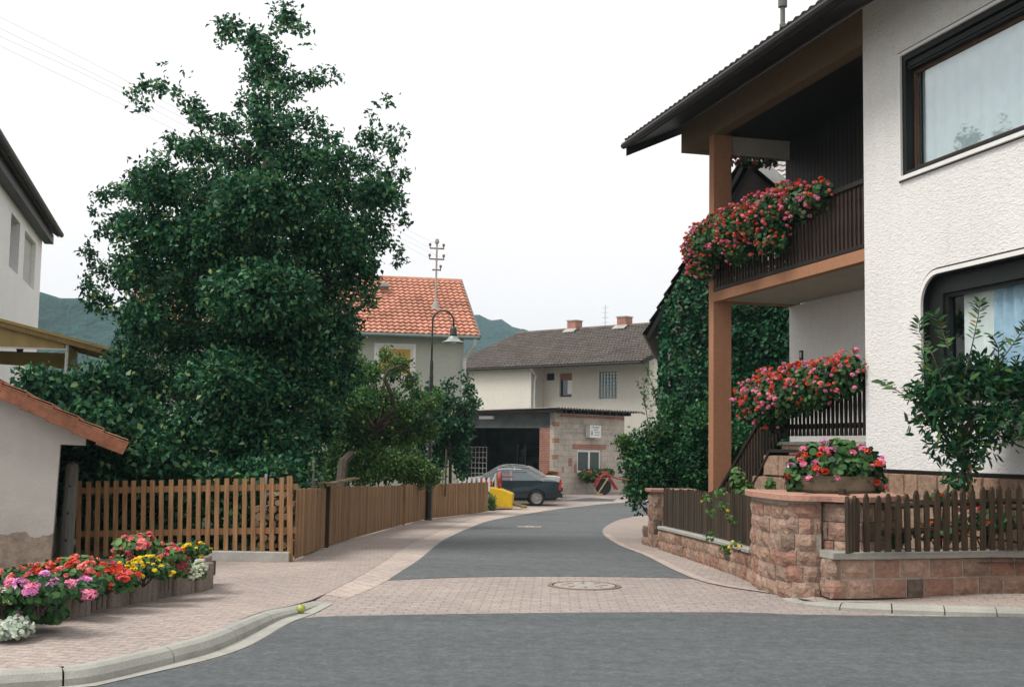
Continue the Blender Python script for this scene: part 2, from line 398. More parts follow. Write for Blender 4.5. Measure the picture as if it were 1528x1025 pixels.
def flower_mass(parent, cl, nleaf, nbl, cols, lr=.035, br=.05, mt=None, name='foliage', out=1.04, bias=(0,0,.2), squash=.7, front=None):
    T, d = ell_points(cl, nleaf, .35)
    round_leaves(name, T, unit(d+nr.normal(size=d.shape)*.5+np.array([0,0,.35])), lr, mt or M_geran, parent)
    cla = np.array(cl, float); w = cla[:,3]*cla[:,5]; w /= w.sum(); pts = []
    while len(pts) < nbl:
        c = cla[nr.choice(len(cla), p=w)]; e = nr.normal(size=3); e /= np.linalg.norm(e); e = e+np.array(bias); e /= np.linalg.norm(e)
        if front is not None and np.dot(e, front) < -.15: continue
        if e[2] < -.75: continue
        p = c[:3]+e*c[3:]*out*(.85+.2*nr.rand())
        q = (p-cla[:,:3])/cla[:,3:]
        if (np.sum(q*q, 1) < .62).any(): continue
        pts.append(tuple(p))
    put_blossoms(parent, pts, cols, br, squash)

# ------------------------------------------------------------------ world
w = bpy.data.worlds.new('World'); S.world = w; w.use_nodes = True
nt = w.node_tree; bg = nt.nodes['Background']
SUN_EL, SUN_AZ = R(55), R(246)      # azimuth clockwise from +Y
sky = nt.nodes.new('ShaderNodeTexSky'); sky.sky_type = 'NISHITA'; sky.sun_disc = False
sky.sun_elevation = SUN_EL; sky.sun_rotation = SUN_AZ; sky.dust_density = 6; sky.air_density = 1
hs = nt.nodes.new('ShaderNodeHueSaturation'); hs.inputs['Saturation'].default_value = .15; nt.links.new(sky.outputs[0], hs.inputs['Color'])
# overcast veil: an even bright cloud layer over the sky texture, a little greyer overhead
tc = nt.nodes.new('ShaderNodeTexCoord'); sp = nt.nodes.new('ShaderNodeSeparateXYZ'); nt.links.new(tc.outputs['Generated'], sp.inputs[0])
cr = nt.nodes.new('ShaderNodeValToRGB'); nt.links.new(sp.outputs['Z'], cr.inputs['Fac'])
cr.color_ramp.elements[0].position = 0; cr.color_ramp.elements[0].color = (8.8,8.45,8.45,1)
cr.color_ramp.elements[1].position = .5; cr.color_ramp.elements[1].color = (8.85,8.75,8.8,1)
nz = nt.nodes.new('ShaderNodeTexNoise'); nz.inputs['Scale'].default_value = 1.6; nz.inputs['Detail'].default_value = 4; nt.links.new(tc.outputs['Generated'], nz.inputs['Vector'])
cr2 = nt.nodes.new('ShaderNodeValToRGB'); nt.links.new(nz.outputs['Fac'], cr2.inputs['Fac'])
cr2.color_ramp.elements[0].position = .3; cr2.color_ramp.elements[0].color = (.97,.97,.975,1); cr2.color_ramp.elements[1].position = .7; cr2.color_ramp.elements[1].color = (1.02,1.02,1.02,1)
ml = nt.nodes.new('ShaderNodeMix'); ml.data_type = 'RGBA'; ml.blend_type = 'MULTIPLY'; ml.inputs[0].default_value = 1
nt.links.new(cr.outputs[0], ml.inputs[6]); nt.links.new(cr2.outputs[0], ml.inputs[7])
mx = nt.nodes.new('ShaderNodeMix'); mx.data_type = 'RGBA'; mx.inputs[0].default_value = .92
nt.links.new(hs.outputs[0], mx.inputs[6]); nt.links.new(ml.outputs[2], mx.inputs[7])
nt.links.new(mx.outputs[2], bg.inputs['Color']); bg.inputs['Strength'].default_value = .137
sl = bpy.data.lights.new('sun', 'SUN'); so = bpy.data.objects.new('sun', sl); COL.objects.link(so)
sl.energy = 3.2; sl.angle = R(26); sl.color = (1,.96,.90)
dv = Vector((math.sin(SUN_AZ)*math.cos(SUN_EL), math.cos(SUN_AZ)*math.cos(SUN_EL), math.sin(SUN_EL)))
so.rotation_euler = dv.to_track_quat('Z', 'Y').to_euler(); so.location = (0,0,30)
S.view_settings.view_transform = 'Standard'; S.view_settings.look = 'None'; S.view_settings.exposure = 0; S.view_settings.gamma = 1

# ------------------------------------------------------------------ ground
def sheet(name, pts, dz, mt, step=1.0, yspan=(4, 62)):
    """flat polygon pts (x,y) draped over the street profile, dz metres (or f(x,y)) above it"""
    bm = bmesh.new(); bm.faces.new([bm.verts.new((p[0], p[1], 0)) for p in pts])
    y = yspan[0]
    cuts = sorted({k for k, _ in KN if -50 < k < 300} | ({yspan[0]+i*step for i in range(int((yspan[1]-yspan[0])/step)+1)} if callable(dz) else set()))
    for y in cuts:
        bmesh.ops.bisect_plane(bm, geom=bm.verts[:]+bm.edges[:]+bm.faces[:], plane_co=(0, y, 0), plane_no=(0, 1, 0))
    if callable(dz):
        for x in range(-16, 4):
            bmesh.ops.bisect_plane(bm, geom=bm.verts[:]+bm.edges[:]+bm.faces[:], plane_co=(x, 0, 0), plane_no=(1, 0, 0))
    bmesh.ops.triangulate(bm, faces=bm.faces)
    for v in bm.verts: v.co.z = zg(v.co.y)+(dz(v.co.x, v.co.y) if callable(dz) else dz)
    me = bpy.data.meshes.new(name); bm.to_mesh(me); bm.free()
    o = finish(name, me, mt)
    bm = bmesh.new(); bm.from_mesh(me)
    for f in bm.faces:
        if f.normal.z < 0: f.normal_flip()
    bm.to_mesh(me); bm.free()
    return struct(o)
def smooth(pts, n=6):
    """Catmull-Rom through points"""
    P = [Vector(p) for p in pts]; out = []
    for i in range(len(P)-1):
        p0 = P[max(i-1,0)]; p1 = P[i]; p2 = P[i+1]; p3 = P[min(i+2, len(P)-1)]
        for k in range(n):
            t = k/n
            out.append(.5*((2*p1)+(-p0+p2)*t+(2*p0-5*p1+4*p2-p3)*t*t+(-p0+3*p1-3*p2+p3)*t**3))
    out.append(P[-1]); return out
def gp(lst): return [G(*p) for p in lst]
sheet('ground', [(-900,-40),(900,-40),(900,1800),(-900,1800)], -.05, M_grass)
# near asphalt crossing
edge = smooth(gp([(432,931),(466,921),(580,918),(700,916),(900,914),(1100,914),(1190,917),(1340,919),(1528,921)]), 5)
kerb_lo = smooth(gp([(143,1025),(225,1006),(319,984),(376,963),(432,931)]), 5)
near = [(-30,-6),(30,-6),(30,edge[-1].y-.3)]+[tuple(p[:2]) for p in edge[::-1]]+[tuple(p[:2]) for p in kerb_lo[::-1]][1:]+[(-8,kerb_lo[0].y-1.6),(-30,kerb_lo[0].y-3.5)]
sheet('asphalt_crossing', near, .004, M_asphalt)
# base paving for the whole street
sheet('paving_band', [(-12,7.5),(14,7.5),(14,12),(3.3,13),(3.2,15),(3.0,22),(5,27),(9,38),(30,41),(30,62),(-14,62),(-14,44),(-3,41.5),(-3.5,17),(-12,16)], 0, M_band)
# lane
lane_l = smooth(gp([(578,866),(625,835),(663,805),(700,788),(738,775),(813,762),(888,753),(941,749)]), 5)
lane_r = smooth(gp([(956,769.5),(926,775),(905,785),(899.5,796),(922,813),(960,828),(1035,864)]), 5)
lb = smooth(gp([(1035,864),(1000,862),(850,860),(700,861),(578,866)]), 5)
lane = [tuple(p[:2]) for p in lane_l]+[(12,54.5),(30,57),(30,47),(14,44.5),(8,42)]+[tuple(p[:2]) for p in lane_r]+[tuple(p[:2]) for p in lb][1:-1]
sheet('asphalt_lane', lane, .004, M_asphalt2)
# dark asphalt strip before the garage
sheet('asphalt_strip', [tuple(G(x,y)[:2]) for x, y in [(836,741.5),(880,742.5),(920,744.5),(915,748),(870,748),(838,747)]], .004, M_asphalt)
# left pavement, raised by the kerb near the camera, flush farther on
def raise_l(x, y):
    t = min(1, max(0, (y-10.2)/3.0)); return .10*(1-t*t*(3-2*t))+.006
kerb_px = [(38,1013),(94,1006),(146,997),(263,970),(319,948),(376,925),(413,910),(450,897),(480,884)]
kf_px = [(94,1025),(150,1017),(270,987),(338,965),(413,927),(447,916),(484,899)]
kf = smooth(gp(kf_px), 5)      # foot of the kerb
def offs(path, d):
    out = []
    for i, p in enumerate(path):
        a = path[max(i-1,0)]; b = path[min(i+1,len(path)-1)]; t = Vector((b.x-a.x, b.y-a.y, 0)).normalized()
        out.append(Vector((p.x-t.y*d, p.y+t.x*d, p.z)))
    return out
kf = [Vector((-6.2,6.3,0)),Vector((-5.2,6.95,0))]+kf
kb = offs(kf, .13)
gut_in = smooth(gp([(484,887),(560,846),(625,806),(700,776),(770,757),(850,746),(900,741)]), 5)
fb_px = [(437,836),(485,817),(540,800),(600,783.5),(640,775),(690,769),(728,764)]
fb = smooth(gp(fb_px), 4)
pl = [tuple(p[:2]) for p in kb]+[tuple(p[:2]) for p in gut_in]+[(1.5,50),(-3.5,50),(-4,43)]+[(p.x-.12, p.y) for p in fb[::-1]]+[(-3.2,17.3),(-14,17.3),(-14,5)]
sheet('pavement', pl, raise_l, M_pave)
# gutter strip between pavement and lane
gl = [tuple(p[:2]) for p in gut_in]+[tuple((p+Vector((0,.02,0)))[:2]) for p in smooth(gp([(941,749),(888,753),(813,762),(738,775),(700,788),(663,805),(625,835),(578,866),(520,893)]), 4)]
sheet('gutter_strip', gl, .003, M_gutter)
gs = [tuple(p[:2]) for p in kf]+[tuple(p[:2]) for p in smooth(gp([(497,901),(466,917),(432,930),(376,962),(319,983),(225,1005),(143,1024)]), 4)]+[(-5.9,6.0)]
sheet('concrete_gutter', gs, .006, M_kerb)
def kerb(name, front, back, h, gaps=1.0, r=.03, post=.004):
    """row of kerb stones following the path; open joints between stones"""
    mb = MB(); acc = 0; seg = []; N = len(front)
    def prof(i):
        f = front[i]; b = back[i]; hh = h(f.y); d = (b-f).normalized()
        return [(f.x, f.y, f.z-.05), (f.x, f.y, f.z+hh*.45), (f+d*r).to_tuple()[:2]+(f.z+hh*.86,), (f+d*r*2.2).to_tuple()[:2]+(f.z+hh+post,), (b.x, b.y, f.z+hh+post), (b.x, b.y, f.z-.05)]
    run = [0]; L = 0
    for i in range(1, N):
        L += (front[i]-front[i-1]).length; run.append(i)
        if L > gaps or i == N-1:
            ps = [prof(k) for k in run]
            # shrink the ends a touch for the joint
            if len(ps) > 1:
                for e, o in ((0, 1), (-1, -2)):
                    d = (Vector(ps[o][0])-Vector(ps[e][0])).normalized()*.007
                    ps[e] = [tuple(Vector(q)+d) for q in ps[e]]
            n = len(ps[0]); vs = [q for p in ps for q in p]
            fs = [(a*n+k, a*n+(k+1)%n, (a+1)*n+(k+1)%n, (a+1)*n+k) for a in range(len(ps)-1) for k in range(n)]
            fs += [tuple(range(n)), tuple((len(ps)-1)*n+k for k in range(n))]
            mb.add(vs, fs); run = [i]; L = 0
    return struct(mb.build(name, M_kerb))
def dense(path, k=4):
    out = []
    for a, b in zip(path, path[1:]):
        for i in range(k): out.append(a.lerp(b, i/k))
    out.append(path[-1]); return out
kf2 = dense(kf, 2); kb2 = offs(kf2, .13)
kerb('kerb', kf2, kb2, lambda y: .10*(1-min(1, max(0, (y-9.5)/2.8))**2)+.008)
# right pavement and kerb
krf = smooth([G(1165,893), G(1200,903), G(1260,911), G(1340,915.5), G(1440,919), G(1528,921.5), G(1600,923)+Vector((.2,0,0)), Vector((9,11.1,0)), Vector((14,10.6,0))], 5)
krb = offs(krf, .13)
kerb('kerb', dense(krf, 4), offs(dense(krf, 4), .13), lambda y: .085 if y < 12.2 else max(.01, .085-(y-12.2)*.09), .5)
wallfoot = [tuple(p[:2]) for p in smooth(gp([(1130,874),(1150,882),(1175,889),(1240,893),(1320,892),(1400,890),(1528,888)]), 4)]
pr = [tuple(p[:2]) for p in krb]+[(14,14),(6.5,14)]+[(x, y+.05) for x, y in wallfoot[::-1]]
sheet('pavement', pr, lambda x, y: .082 if x > 3.6 else .082*max(0, (x-2.9)/.7)+.003, M_pave, step=.5, yspan=(10,14))
pr2 = [tuple(p[:2]) for p in smooth(gp([(1150,886),(1035,864),(960,828),(922,813),(899.5,796),(905,785),(926,775),(956,769.5)]), 5)]+[(8,41.8),(14,44),(14,40),(6,33),(3.2,27),(3.1,22),(3.3,15),(3.4,13.4)]
sheet('pavement', pr2, .008, M_pave)
sheet('gutter_strip', [tuple(p[:2]) for p in smooth(gp([(1150,886),(1035,864),(960,828),(922,813),(899.5,796)]), 5)]+[tuple(p[:2]) for p in smooth(gp([(907,796.5),(931,813),(975,830),(1052,864),(1170,888)]), 5)], .012, M_gutter)
# garden soil right, higher than the street
mb = MB()
gardenpts = [(3.2,14.6),(3.4,13.5),(4.2,13.3),(5.6,13.4),(8,13.3),(14,13.3),(14,30),(3.6,30),(3.0,22.6)]
bm = bmesh.new(); bm.faces.new([bm.verts.new((x, y, max(.42-.035*max(0,y-14), .05))) for x, y in gardenpts]); bmesh.ops.triangulate(bm, faces=bm.faces)
me = bpy.data.meshes.new('garden_bed'); bm.to_mesh(me); bm.free(); struct(finish('garden_bed', me, M_soil))
# left garden
sheet('garden_ground', [(p.x-.15, p.y) for p in fb]+[(-5,46),(-30,46),(-30,17.0),(-3.2,17.0)], .012, M_grass)

def hill(name, x0, x1, y0, y1, hf, mt, step=5.0):
    nx = int((x1-x0)/step); ny = int((y1-y0)/step); V = []
    for j in range(ny+1):
        for i in range(nx+1):
            x = x0+i*step; y = y0+j*step; h = hf(x, y)
            if h > .5: h += 2.6*noise.noise(Vector((x*.09, y*.09, 3)))+2.2*abs(noise.noise(Vector((x*.22, y*.22, 9))))+rnd.uniform(-.6,.9)
            V.append((x, y, -1.5+h))
    fs = [(j*(nx+1)+i, j*(nx+1)+i+1, (j+1)*(nx+1)+i+1, (j+1)*(nx+1)+i) for j in range(ny) for i in range(nx)]
    me = bpy.data.meshes.new(name); me.from_pydata(V, [], fs)
    return struct(finish(name, me, mt, smooth=True))
M_forest = mat('forest_canopy', (.014,.045,.040), .95, .55, .06, 1.0, .35, fine=.5, bdist=2.5)
def bell(u): return math.exp(-u*u)
hill('hill', -330, -40, 250, 420, lambda x, y: 43*min(1, max(0,(y-262)/70))*bell((x+150)/115), M_forest, 4)
hill('hill', -420, 420, 520, 760, lambda x, y: 76*min(1, max(0,(y-530)/120))*bell((x+45)/130), M_forest, 6)
# ------------------------------------------------------------------ building helpers
def frame_ring(mb, x0, x1, z0, z1, y0, y1, w):
    mb.box(x0, x1, y0, y1, z0, z0+w); mb.box(x0, x1, y0, y1, z1-w, z1)
    mb.box(x0, x0+w, y0, y1, z0+w, z1-w); mb.box(x1-w, x1, y0, y1, z0+w, z1-w)
def window(parent, x0, x1, z0, z1, y, w=.07, mull=(), fm=None, pane=None, sill=None, sm=None, rails=(), depth=.06, label=None, back=True):
    mb = MB(); frame_ring(mb, x0, x1, z0, z1, y, y+depth, w)
    for m in mull: mb.box(m-w*.55, m+w*.55, y-.005, y+depth-.002, z0+w, z1-w)
    for r in rails: mb.box(x0+w, x1-w, y-.003, y+depth-.004, r-w*.7, r+w*.7)
    f = mb.build('window', fm or M_white, parent)
    if label: f['label'] = label
    p = MB(); p.box(x0+w*.5, x1-w*.5, y+depth*.4, y+depth*.4+.012, z0+w*.5, z1-w*.5); p.build('pane', pane or M_glassdark, f)
    if sill:
        s = MB(); s.box(x0-.06, x1+.06, y-sill, y+.02, z0-.05, z0-.002); s.build('sill', sm or M_conc, f)
    return f
def tiles(mb, o, ax, up, nx, nu, tw, tl, amp=.035, th=.035, seg=4):
    """pantiled slope: o corner, ax unit along the eave, up unit up the slope; real overlapping rows"""
    o = Vector(o); ax = Vector(ax).normalized(); up = Vector(up).normalized(); nn = ax.cross(up); nn = nn if nn.z > 0 else -nn
    for j in range(nu):
        vs = []; m = nx*seg+1
        for row, (u, hgt) in enumerate(((j*tl, 0), (j*tl-.02, th*1.6), (j*tl+tl*1.03, th*.35))):
            for i in range(m):
                ph = (i % seg)/seg; s = .5+.5*math.cos(2*math.pi*(ph-.2))
                vs.append(o+ax*(i*tw/seg)+up*u+nn*(hgt+amp*s*(1 if row else .6)))
        mb.add(vs, [(r*m+i, r*m+i+1, (r+1)*m+i+1, (r+1)*m+i) for r in range(2) for i in range(m-1)])
def tilemat(name, c, c2, isl=True, patch=.25):
    t = NT(name)
    mp = t.n.new('ShaderNodeTexCoord')
    n = t.noise(3.2, 3, .6); n2 = t.noise(.8, 6, .7)
    col = t.ramp(n, [(.3, c), (.7, c2)])
    col = t.mix(1.0, col, t.ramp(n2, [(.3, (1-patch,)*3), (.7, (1+patch,)*3)]), 'MULTIPLY')
    col = t.mix(.6, col, t.mix(1.0, col, t.ramp(t.noise(14, 3, .7), [(.3, (.6,)*3), (.7, (1.4,)*3)]), 'MULTIPLY'))
    t.setc(col); t.b.inputs['Roughness'].default_value = .85; t.b.inputs['Specular IOR Level'].default_value = .25
    return t.m
M_tileo = tilemat('orange_clay_tiles', (.40,.175,.115), (.52,.27,.19)); M_tileb = tilemat('brown_roof_tiles', (.105,.088,.080), (.155,.132,.115))
M_tileg = tilemat('grey_roof_tiles', (.33,.31,.30), (.46,.44,.42)); M_tiler = tilemat('red_verge_tiles', (.20,.08,.045), (.27,.12,.07), patch=.35)

def stone_course_wall(mb, path, z0f, courses, depth=.06, lmin=.2, lmax=.46, inset=0.0, joint=.012, out=.0, jit=.014):
    """rough blocks along a plan path (list of Vector xy), facing left of travel direction; z0f(y)->foot"""
    d = [0]
    for a, b in zip(path, path[1:]): d.append(d[-1]+(Vector((b.x,b.y))-Vector((a.x,a.y))).length)
    Lt = d[-1]
    def P(s):
        s = min(max(s, 0), Lt)
        for i in range(len(d)-1):
            if s <= d[i+1] or i == len(d)-2:
                t = (s-d[i])/max(d[i+1]-d[i], 1e-6); a, b = path[i], path[i+1]
                q = Vector((a.x+(b.x-a.x)*t, a.y+(b.y-a.y)*t)); tt = Vector((b.x-a.x, b.y-a.y)).normalized(); return q, Vector((-tt.y, tt.x))
    z = 0
    for h in courses:
        s = -rnd.uniform(0, lmax*.5)
        while s < Lt:
            L = rnd.uniform(lmin, lmax)*(.8+h*1.6)
            a = max(s, 0)+joint/2; b = min(s+L, Lt)-joint/2
            if b-a > .05:
                hh = h-joint; off = out+rnd.uniform(0, jit); k = 4; rows = 4; vs = []
                for j in range(rows):
                    v = j/(rows-1)
                    for i in range(k+1):
                        u = i/k; q, n = P(a+(b-a)*u)
                        e = min(u, 1-u, .12)/.12*min(1, (min(v, 1-v)+.02)/.2)
                        o = off+depth*.35*min(1, e)+rnd.uniform(-.007, .007)*(0 < i < k)*(0 < j < rows-1)*1.5
                        zz = z0f(q.y)+z+joint/2+hh*v+rnd.uniform(-.003,.003)
                        vs.append((q.x+n.x*o+rnd.uniform(-.002,.002), q.y+n.y*o, zz))
                nb = k+1; fs = [(j*nb+i, j*nb+i+1, (j+1)*nb+i+1, (j+1)*nb+i) for j in range(rows-1) for i in range(k)]
                # sides going back into the mortar
                ring = [i for i in range(nb)]+[j*nb+k for j in range(1, rows)]+[(rows-1)*nb+i for i in range(k-1, -1, -1)]+[j*nb for j in range(rows-2, 0, -1)]
                base = len(vs)
                for r in ring:
                    x, y, zz = vs[r]; q, n = P(a+(b-a)*((r % nb)/k)); vs.append((q.x-n.x*.02, q.y-n.y*.02, zz))
                m = len(ring); fs += [(ring[i], ring[(i+1)%m], base+(i+1)%m, base+i) for i in range(m)]
                mb.add(vs, fs)
            s += L
        z += h
    return Lt
def core_wall(mb, path, z0f, z1f, thick, back=True):
    """solid mortar core behind the blocks"""
    pts = path; N = len(pts); vs = []
    for i, p in enumerate(pts):
        a = pts[max(i-1,0)]; b = pts[min(i+1,N-1)]; t = Vector((b.x-a.x, b.y-a.y)).normalized(); n = Vector((-t.y, t.x))
        q = Vector((p.x, p.y))-n*thick
        vs += [(p.x, p.y, z0f(p.y)), (p.x, p.y, z1f(p.y)), (q.x, q.y, z1f(p.y)), (q.x, q.y, z0f(p.y))]
    fs = [(i*4+k, i*4+(k+1)%4, (i+1)*4+(k+1)%4, (i+1)*4+k) for i in range(N-1) for k in range(4)]
    fs += [(0,1,2,3), (4*N-1, 4*N-2, 4*N-3, 4*N-4)]
    mb.add(vs, fs)

# ------------------------------------------------------------------ right house
u = Vector((-.2475,.969,0)); C0 = at(1291, 500, 17.3); C0 = Vector((C0.x, C0.y, 0))
HA = math.atan2(-.969, .2475)
H = thing('white_house', 'white rough plastered house with timber balcony and terracotta pillar, right of the lane', 'house', C0, HA)
HMat = WM[H]
def HW(x, y, z): return HMat @ Vector((x, y, z))
lw = (1.42, 4.6, 2.24, 3.94); uw = (.98, 4.5, 5.36, 7.08)
mb = MB(); mb.wall(0, 8, 1.36, 8.12, 0, .32, [lw, uw])
# rounded corners of the lower opening
rr = .38
for (cx, cz, sx, sz) in ((lw[0], lw[3], 1, -1), (lw[1], lw[3], -1, -1)):
    pts = [(cx, .001, cz)]+[(cx+sx*rr-sx*rr*math.cos(a), .001, cz+sz*rr-sz*rr*math.sin(a)) for a in [i*math.pi/2/8 for i in range(9)]]
    mb.prism(pts, (0, .317, 0))
mb.box(0, .3, .32, 1.67, 1.36, 8.12)          # return wall of the porch
mb.wall(-5.55, .3, .2, 4.36, 1.67, 1.9, [(-.95,-.05,1.75,3.85)])
mb.box(.3, 8, 5.5, 5.8, .2, 8.1); mb.box(7.7, 8, .32, 5.5, .2, 8.1); mb.box(-5.55, .3, 5.5, 5.8, .2, 7.5); mb.box(-5.55, -5.3, 1.9, 5.5, .2, 7.5)
mb.build('wall', M_stucco, H)
d = MB(); frame_ring(d, -.95, -.05, 1.75, 3.85, 1.70, 1.78, .08); d.box(-.87, -.13, 1.73, 1.77, 1.83, 3.77); dd = d.build('door', M_darkwood, H)
hb = MB(); hb.tube([(-.82,1.66,2.8),(-.82,1.66,2.95)], .012); hb.build('handle', M_steel, dd)
# dark room behind the windows
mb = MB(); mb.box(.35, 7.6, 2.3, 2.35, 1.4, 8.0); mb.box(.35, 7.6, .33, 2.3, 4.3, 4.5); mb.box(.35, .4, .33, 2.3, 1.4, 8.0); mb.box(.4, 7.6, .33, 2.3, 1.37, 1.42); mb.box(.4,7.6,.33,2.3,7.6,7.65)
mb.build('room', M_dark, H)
# plinth of big sandstone slabs
mb = MB(); mb.box(0, 8, -.02, .3, -.1, 1.36); mb.build('plinth', M_mortard, H)
mb = MB(); xx = [Vector((0, 0)), Vector((8, 0))]
def local_blocks(mb, x0, x1, y, z0, courses, lmin, lmax, slope=None):
    z = z0
    for h in courses:
        x = x0-rnd.uniform(0, lmin)
        while x < x1:
            L = rnd.uniform(lmin, lmax); a = max(x, x0)+.012; b = min(x+L, x1)-.012; zt = z+h-.02
            if slope:
                zt = min(zt, slope((a+b)/2)-.03)
            if b-a > .06 and zt-z > .05:
                o = rnd.uniform(0, .012); g = .012
                mb.add([(a,y,z),(b,y,z),(b,y,zt),(a,y,zt),(a+g,y-.03-o,z+g),(b-g,y-.03-o,z+g),(b-g,y-.03-o,zt-g),(a+g,y-.03-o,zt-g)],
                       [(4,5,6,7),(0,1,5,4),(1,2,6,5),(2,3,7,6),(3,0,4,7)])
            x += L
        z += h
local_blocks(mb, 0.0, 8, -.021, .22, [.38,.38,.36], .25, .55); mb.build('plinth_stone', M_sandlite, H)
# ledge line above the plinth
mb = MB(); mb.box(0, 8, -.05, 0, 1.345, 1.375); mb.build('drip_edge', M_verge, H)
# pillar, slab, beams
mb = MB(); mb.box(-5.55, -5.33, 0, .36, -.6, 7.56); mb.build('pillar', M_orange, H)
mb = MB(); mb.box(-5.33, 0, -.004, .14, 4.36, 4.54); mb.box(-5.55,-5.33,.36,1.67,4.36,4.54); mb.build('balcony_beam', M_orange, H)
mb = MB(); mb.box(-5.33, 0, .14, 1.67, 4.385, 4.53); mb.build('balcony_slab', M_soffit, H)
mb = MB(); mb.box(-6.9, 0, -.02, .22, 7.56, 8.10); mb.box(-6.9, -6.66, .22, 5.8, 7.56, 8.10); mb.box(-6.66,-5.56,.22,5.8,7.58,7.62); mb.build('eaves_beam', M_tan, H)
mb = MB(); mb.box(-5.56, -5.38, .36, 1.67, 7.2, 7.56); mb.build('cross_beam', M_soffit, H)
mb = MB(); mb.box(-5.55, 0, .22, 1.67, 7.58, 7.66)
for i in range(38): mb.box(-5.55+i*.145, -5.55+i*.145+.13, 1.6, 1.66, 4.54, 7.58)
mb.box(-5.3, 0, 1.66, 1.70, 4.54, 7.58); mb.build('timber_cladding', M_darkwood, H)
# roof: eave edge, slope, tiles, barge board, gutter
pit = math.tan(R(24.5)); y0 = -1.02
def rz_(y): return 7.66+(y-y0)*pit
mb = MB(); mb.prism([(-7.2, y0, rz_(y0)), (-7.2, 5.0, rz_(5.0)), (-7.2, 5.0, rz_(5.0)+.10), (-7.2, y0, rz_(y0)+.10)], (15.4, 0, 0)); mb.build('roof_boarding', M_verge, H)
mb = MB(); tiles(mb, (-7.25, y0-.05, rz_(y0)+.13), (1,0,0), (0, 1, pit), 70, 19, .22, .34, .03, .03); rf = mb.build('roof', M_tileb, H)
mb = MB(); mb.prism([(-7.26, y0-.05, rz_(y0)-.16), (-7.26, 5, rz_(5)-.12), (-7.26, 5, rz_(5)+.16), (-7.26, y0-.05, rz_(y0)+.13)], (.05, 0, 0)); mb.build('barge_board', M_verge, H)
mb = MB(); gpth = [(-7.28, y0-.10, rz_(y0)+.05), (8.2, y0-.10, rz_(y0)+.05)]
mb.tube(gpth, .065, 8); mb.build('gutter', M_verge, H)
mb = MB(); vp = HMat.inverted() @ at(1168, 60, 21.9)
mb.lathe([(.06,-.6),(.06,.30),(.045,.32),(.045,.62),(.085,.63),(.085,.80),(.07,.81)], vp, 14); mb.build('vent_pipe', M_greywood, H)
# railings
def railing(mb, x0, x1, z0, z1, y, n, w=.055, zfun=None, wav=True):
    for i in range(n):
        x = x0+(x1-x0)*(i+.5)/n; dz = zfun(x) if zfun else 0
        if wav:
            a = [(x-w*.5, z0+dz), (x-w*.32, z0+dz+.25*(z1-z0)), (x-w*.5, z0+dz+.5*(z1-z0)), (x-w*.32, z0+dz+.75*(z1-z0)), (x-w*.5, z1+dz)]
            b = [(2*x-p, q) for p, q in a[::-1]]
            mb.prism([(p, y-.012, q) for p, q in a+b], (0, .022, 0))
        else: mb.box(x-w/2, x+w/2, y-.012, y+.01, z0+dz, z1+dz)
mb = MB(); railing(mb, -5.3, 0, 4.62, 5.5, .03, 44, .062); rl = mb.build('balcony_railing', M_railwood, H)
mb = MB(); mb.box(-5.33, 0, -.012, .07, 4.55, 4.61); mb.box(-5.33, 0, -.02, .09, 5.5, 5.57); mb.box(-5.33,0,.043,.075,4.75,4.83); mb.box(-5.33,0,.043,.075,5.3,5.38)
mb.box(-5.46, -5.40, .36, 1.67, 5.5, 5.57); mb.box(-5.46,-5.40,.36,1.67,4.56,4.62); mb.build('handrail', M_darkwood, rl)
mb = MB()
for i in range(11): mb.box(-5.445, -5.42, .40+i*.115, .46+i*.115, 4.62, 5.5)
mb.build('end_railing', M_railwood, H)
mb = MB(); railing(mb, -2.6, -.02, 1.84, 2.72, .03, 20, .082); rl = mb.build('porch_railing', M_darkwood, H)
mb = MB(); mb.box(-2.62, 0, -.01, .07, 2.72, 2.79); mb.box(-2.62, 0, .045, .075, 1.95, 2.03); mb.box(-2.62, 0, .045, .075, 2.5, 2.58); mb.build('handrail', M_darkwood, rl)
slf = lambda x: .75*(x+2.6)
mb = MB(); railing(mb, -5.2, -2.66, 1.9, 2.70, .03, 22, .06, slf, False); rl = mb.build('stair_railing', M_railwood, H)
mb = MB(); mb.bar((-5.32,.03,2.73+slf(-5.32)), (-2.6,.03,2.73), .07, .06); mb.bar((-5.32,.06,2.0+slf(-5.32)), (-2.6,.06,2.0), .03, .08); mb.build('handrail', M_darkwood, rl)
# stairs and landing
mb = MB(); mb.box(-2.6, 0, .0, 1.66, -.3, 1.70)
n = 11
for i in range(n): mb.box(-2.6-(i+1)*.245, -2.6-i*.245, .1, 1.6, -.5, 1.70-(i+1)*.178)
mb.build('stairs', M_sandlite, H)
mb = MB(); mb.box(-2.62, 0, -.03, 1.6, 1.70, 1.75); mb.build('landing', M_conc, H)
# low stone cheek wall in front of the stairs with dark coping
cs = lambda x: 1.56 if x > -1.71 else 1.56+.92*(x+1.71)
mb = MB(); mb.prism([(-2.6,-.62,-.2),(0.2,-.62,-.2),(.2,-.62,1.54),(-1.71,-.62,1.54),(-2.6,-.62,.72)], (0,.25,0)); mb.build('terrace_wall', M_mortard, H)
mb = MB(); local_blocks(mb, -2.6, .2, -.621, -.1, [.33,.33,.33,.33,.33], .35, .6, cs); mb.build('terrace_stone', M_sandlite, H)
mb = MB(); mb.bar((-2.68,-.5,.70),(-1.70,-.5,1.60), .34, .05); mb.bar((-1.73,-.5,1.60),(.25,-.5,1.60), .34, .05); mb.build('coping', M_verge, H)
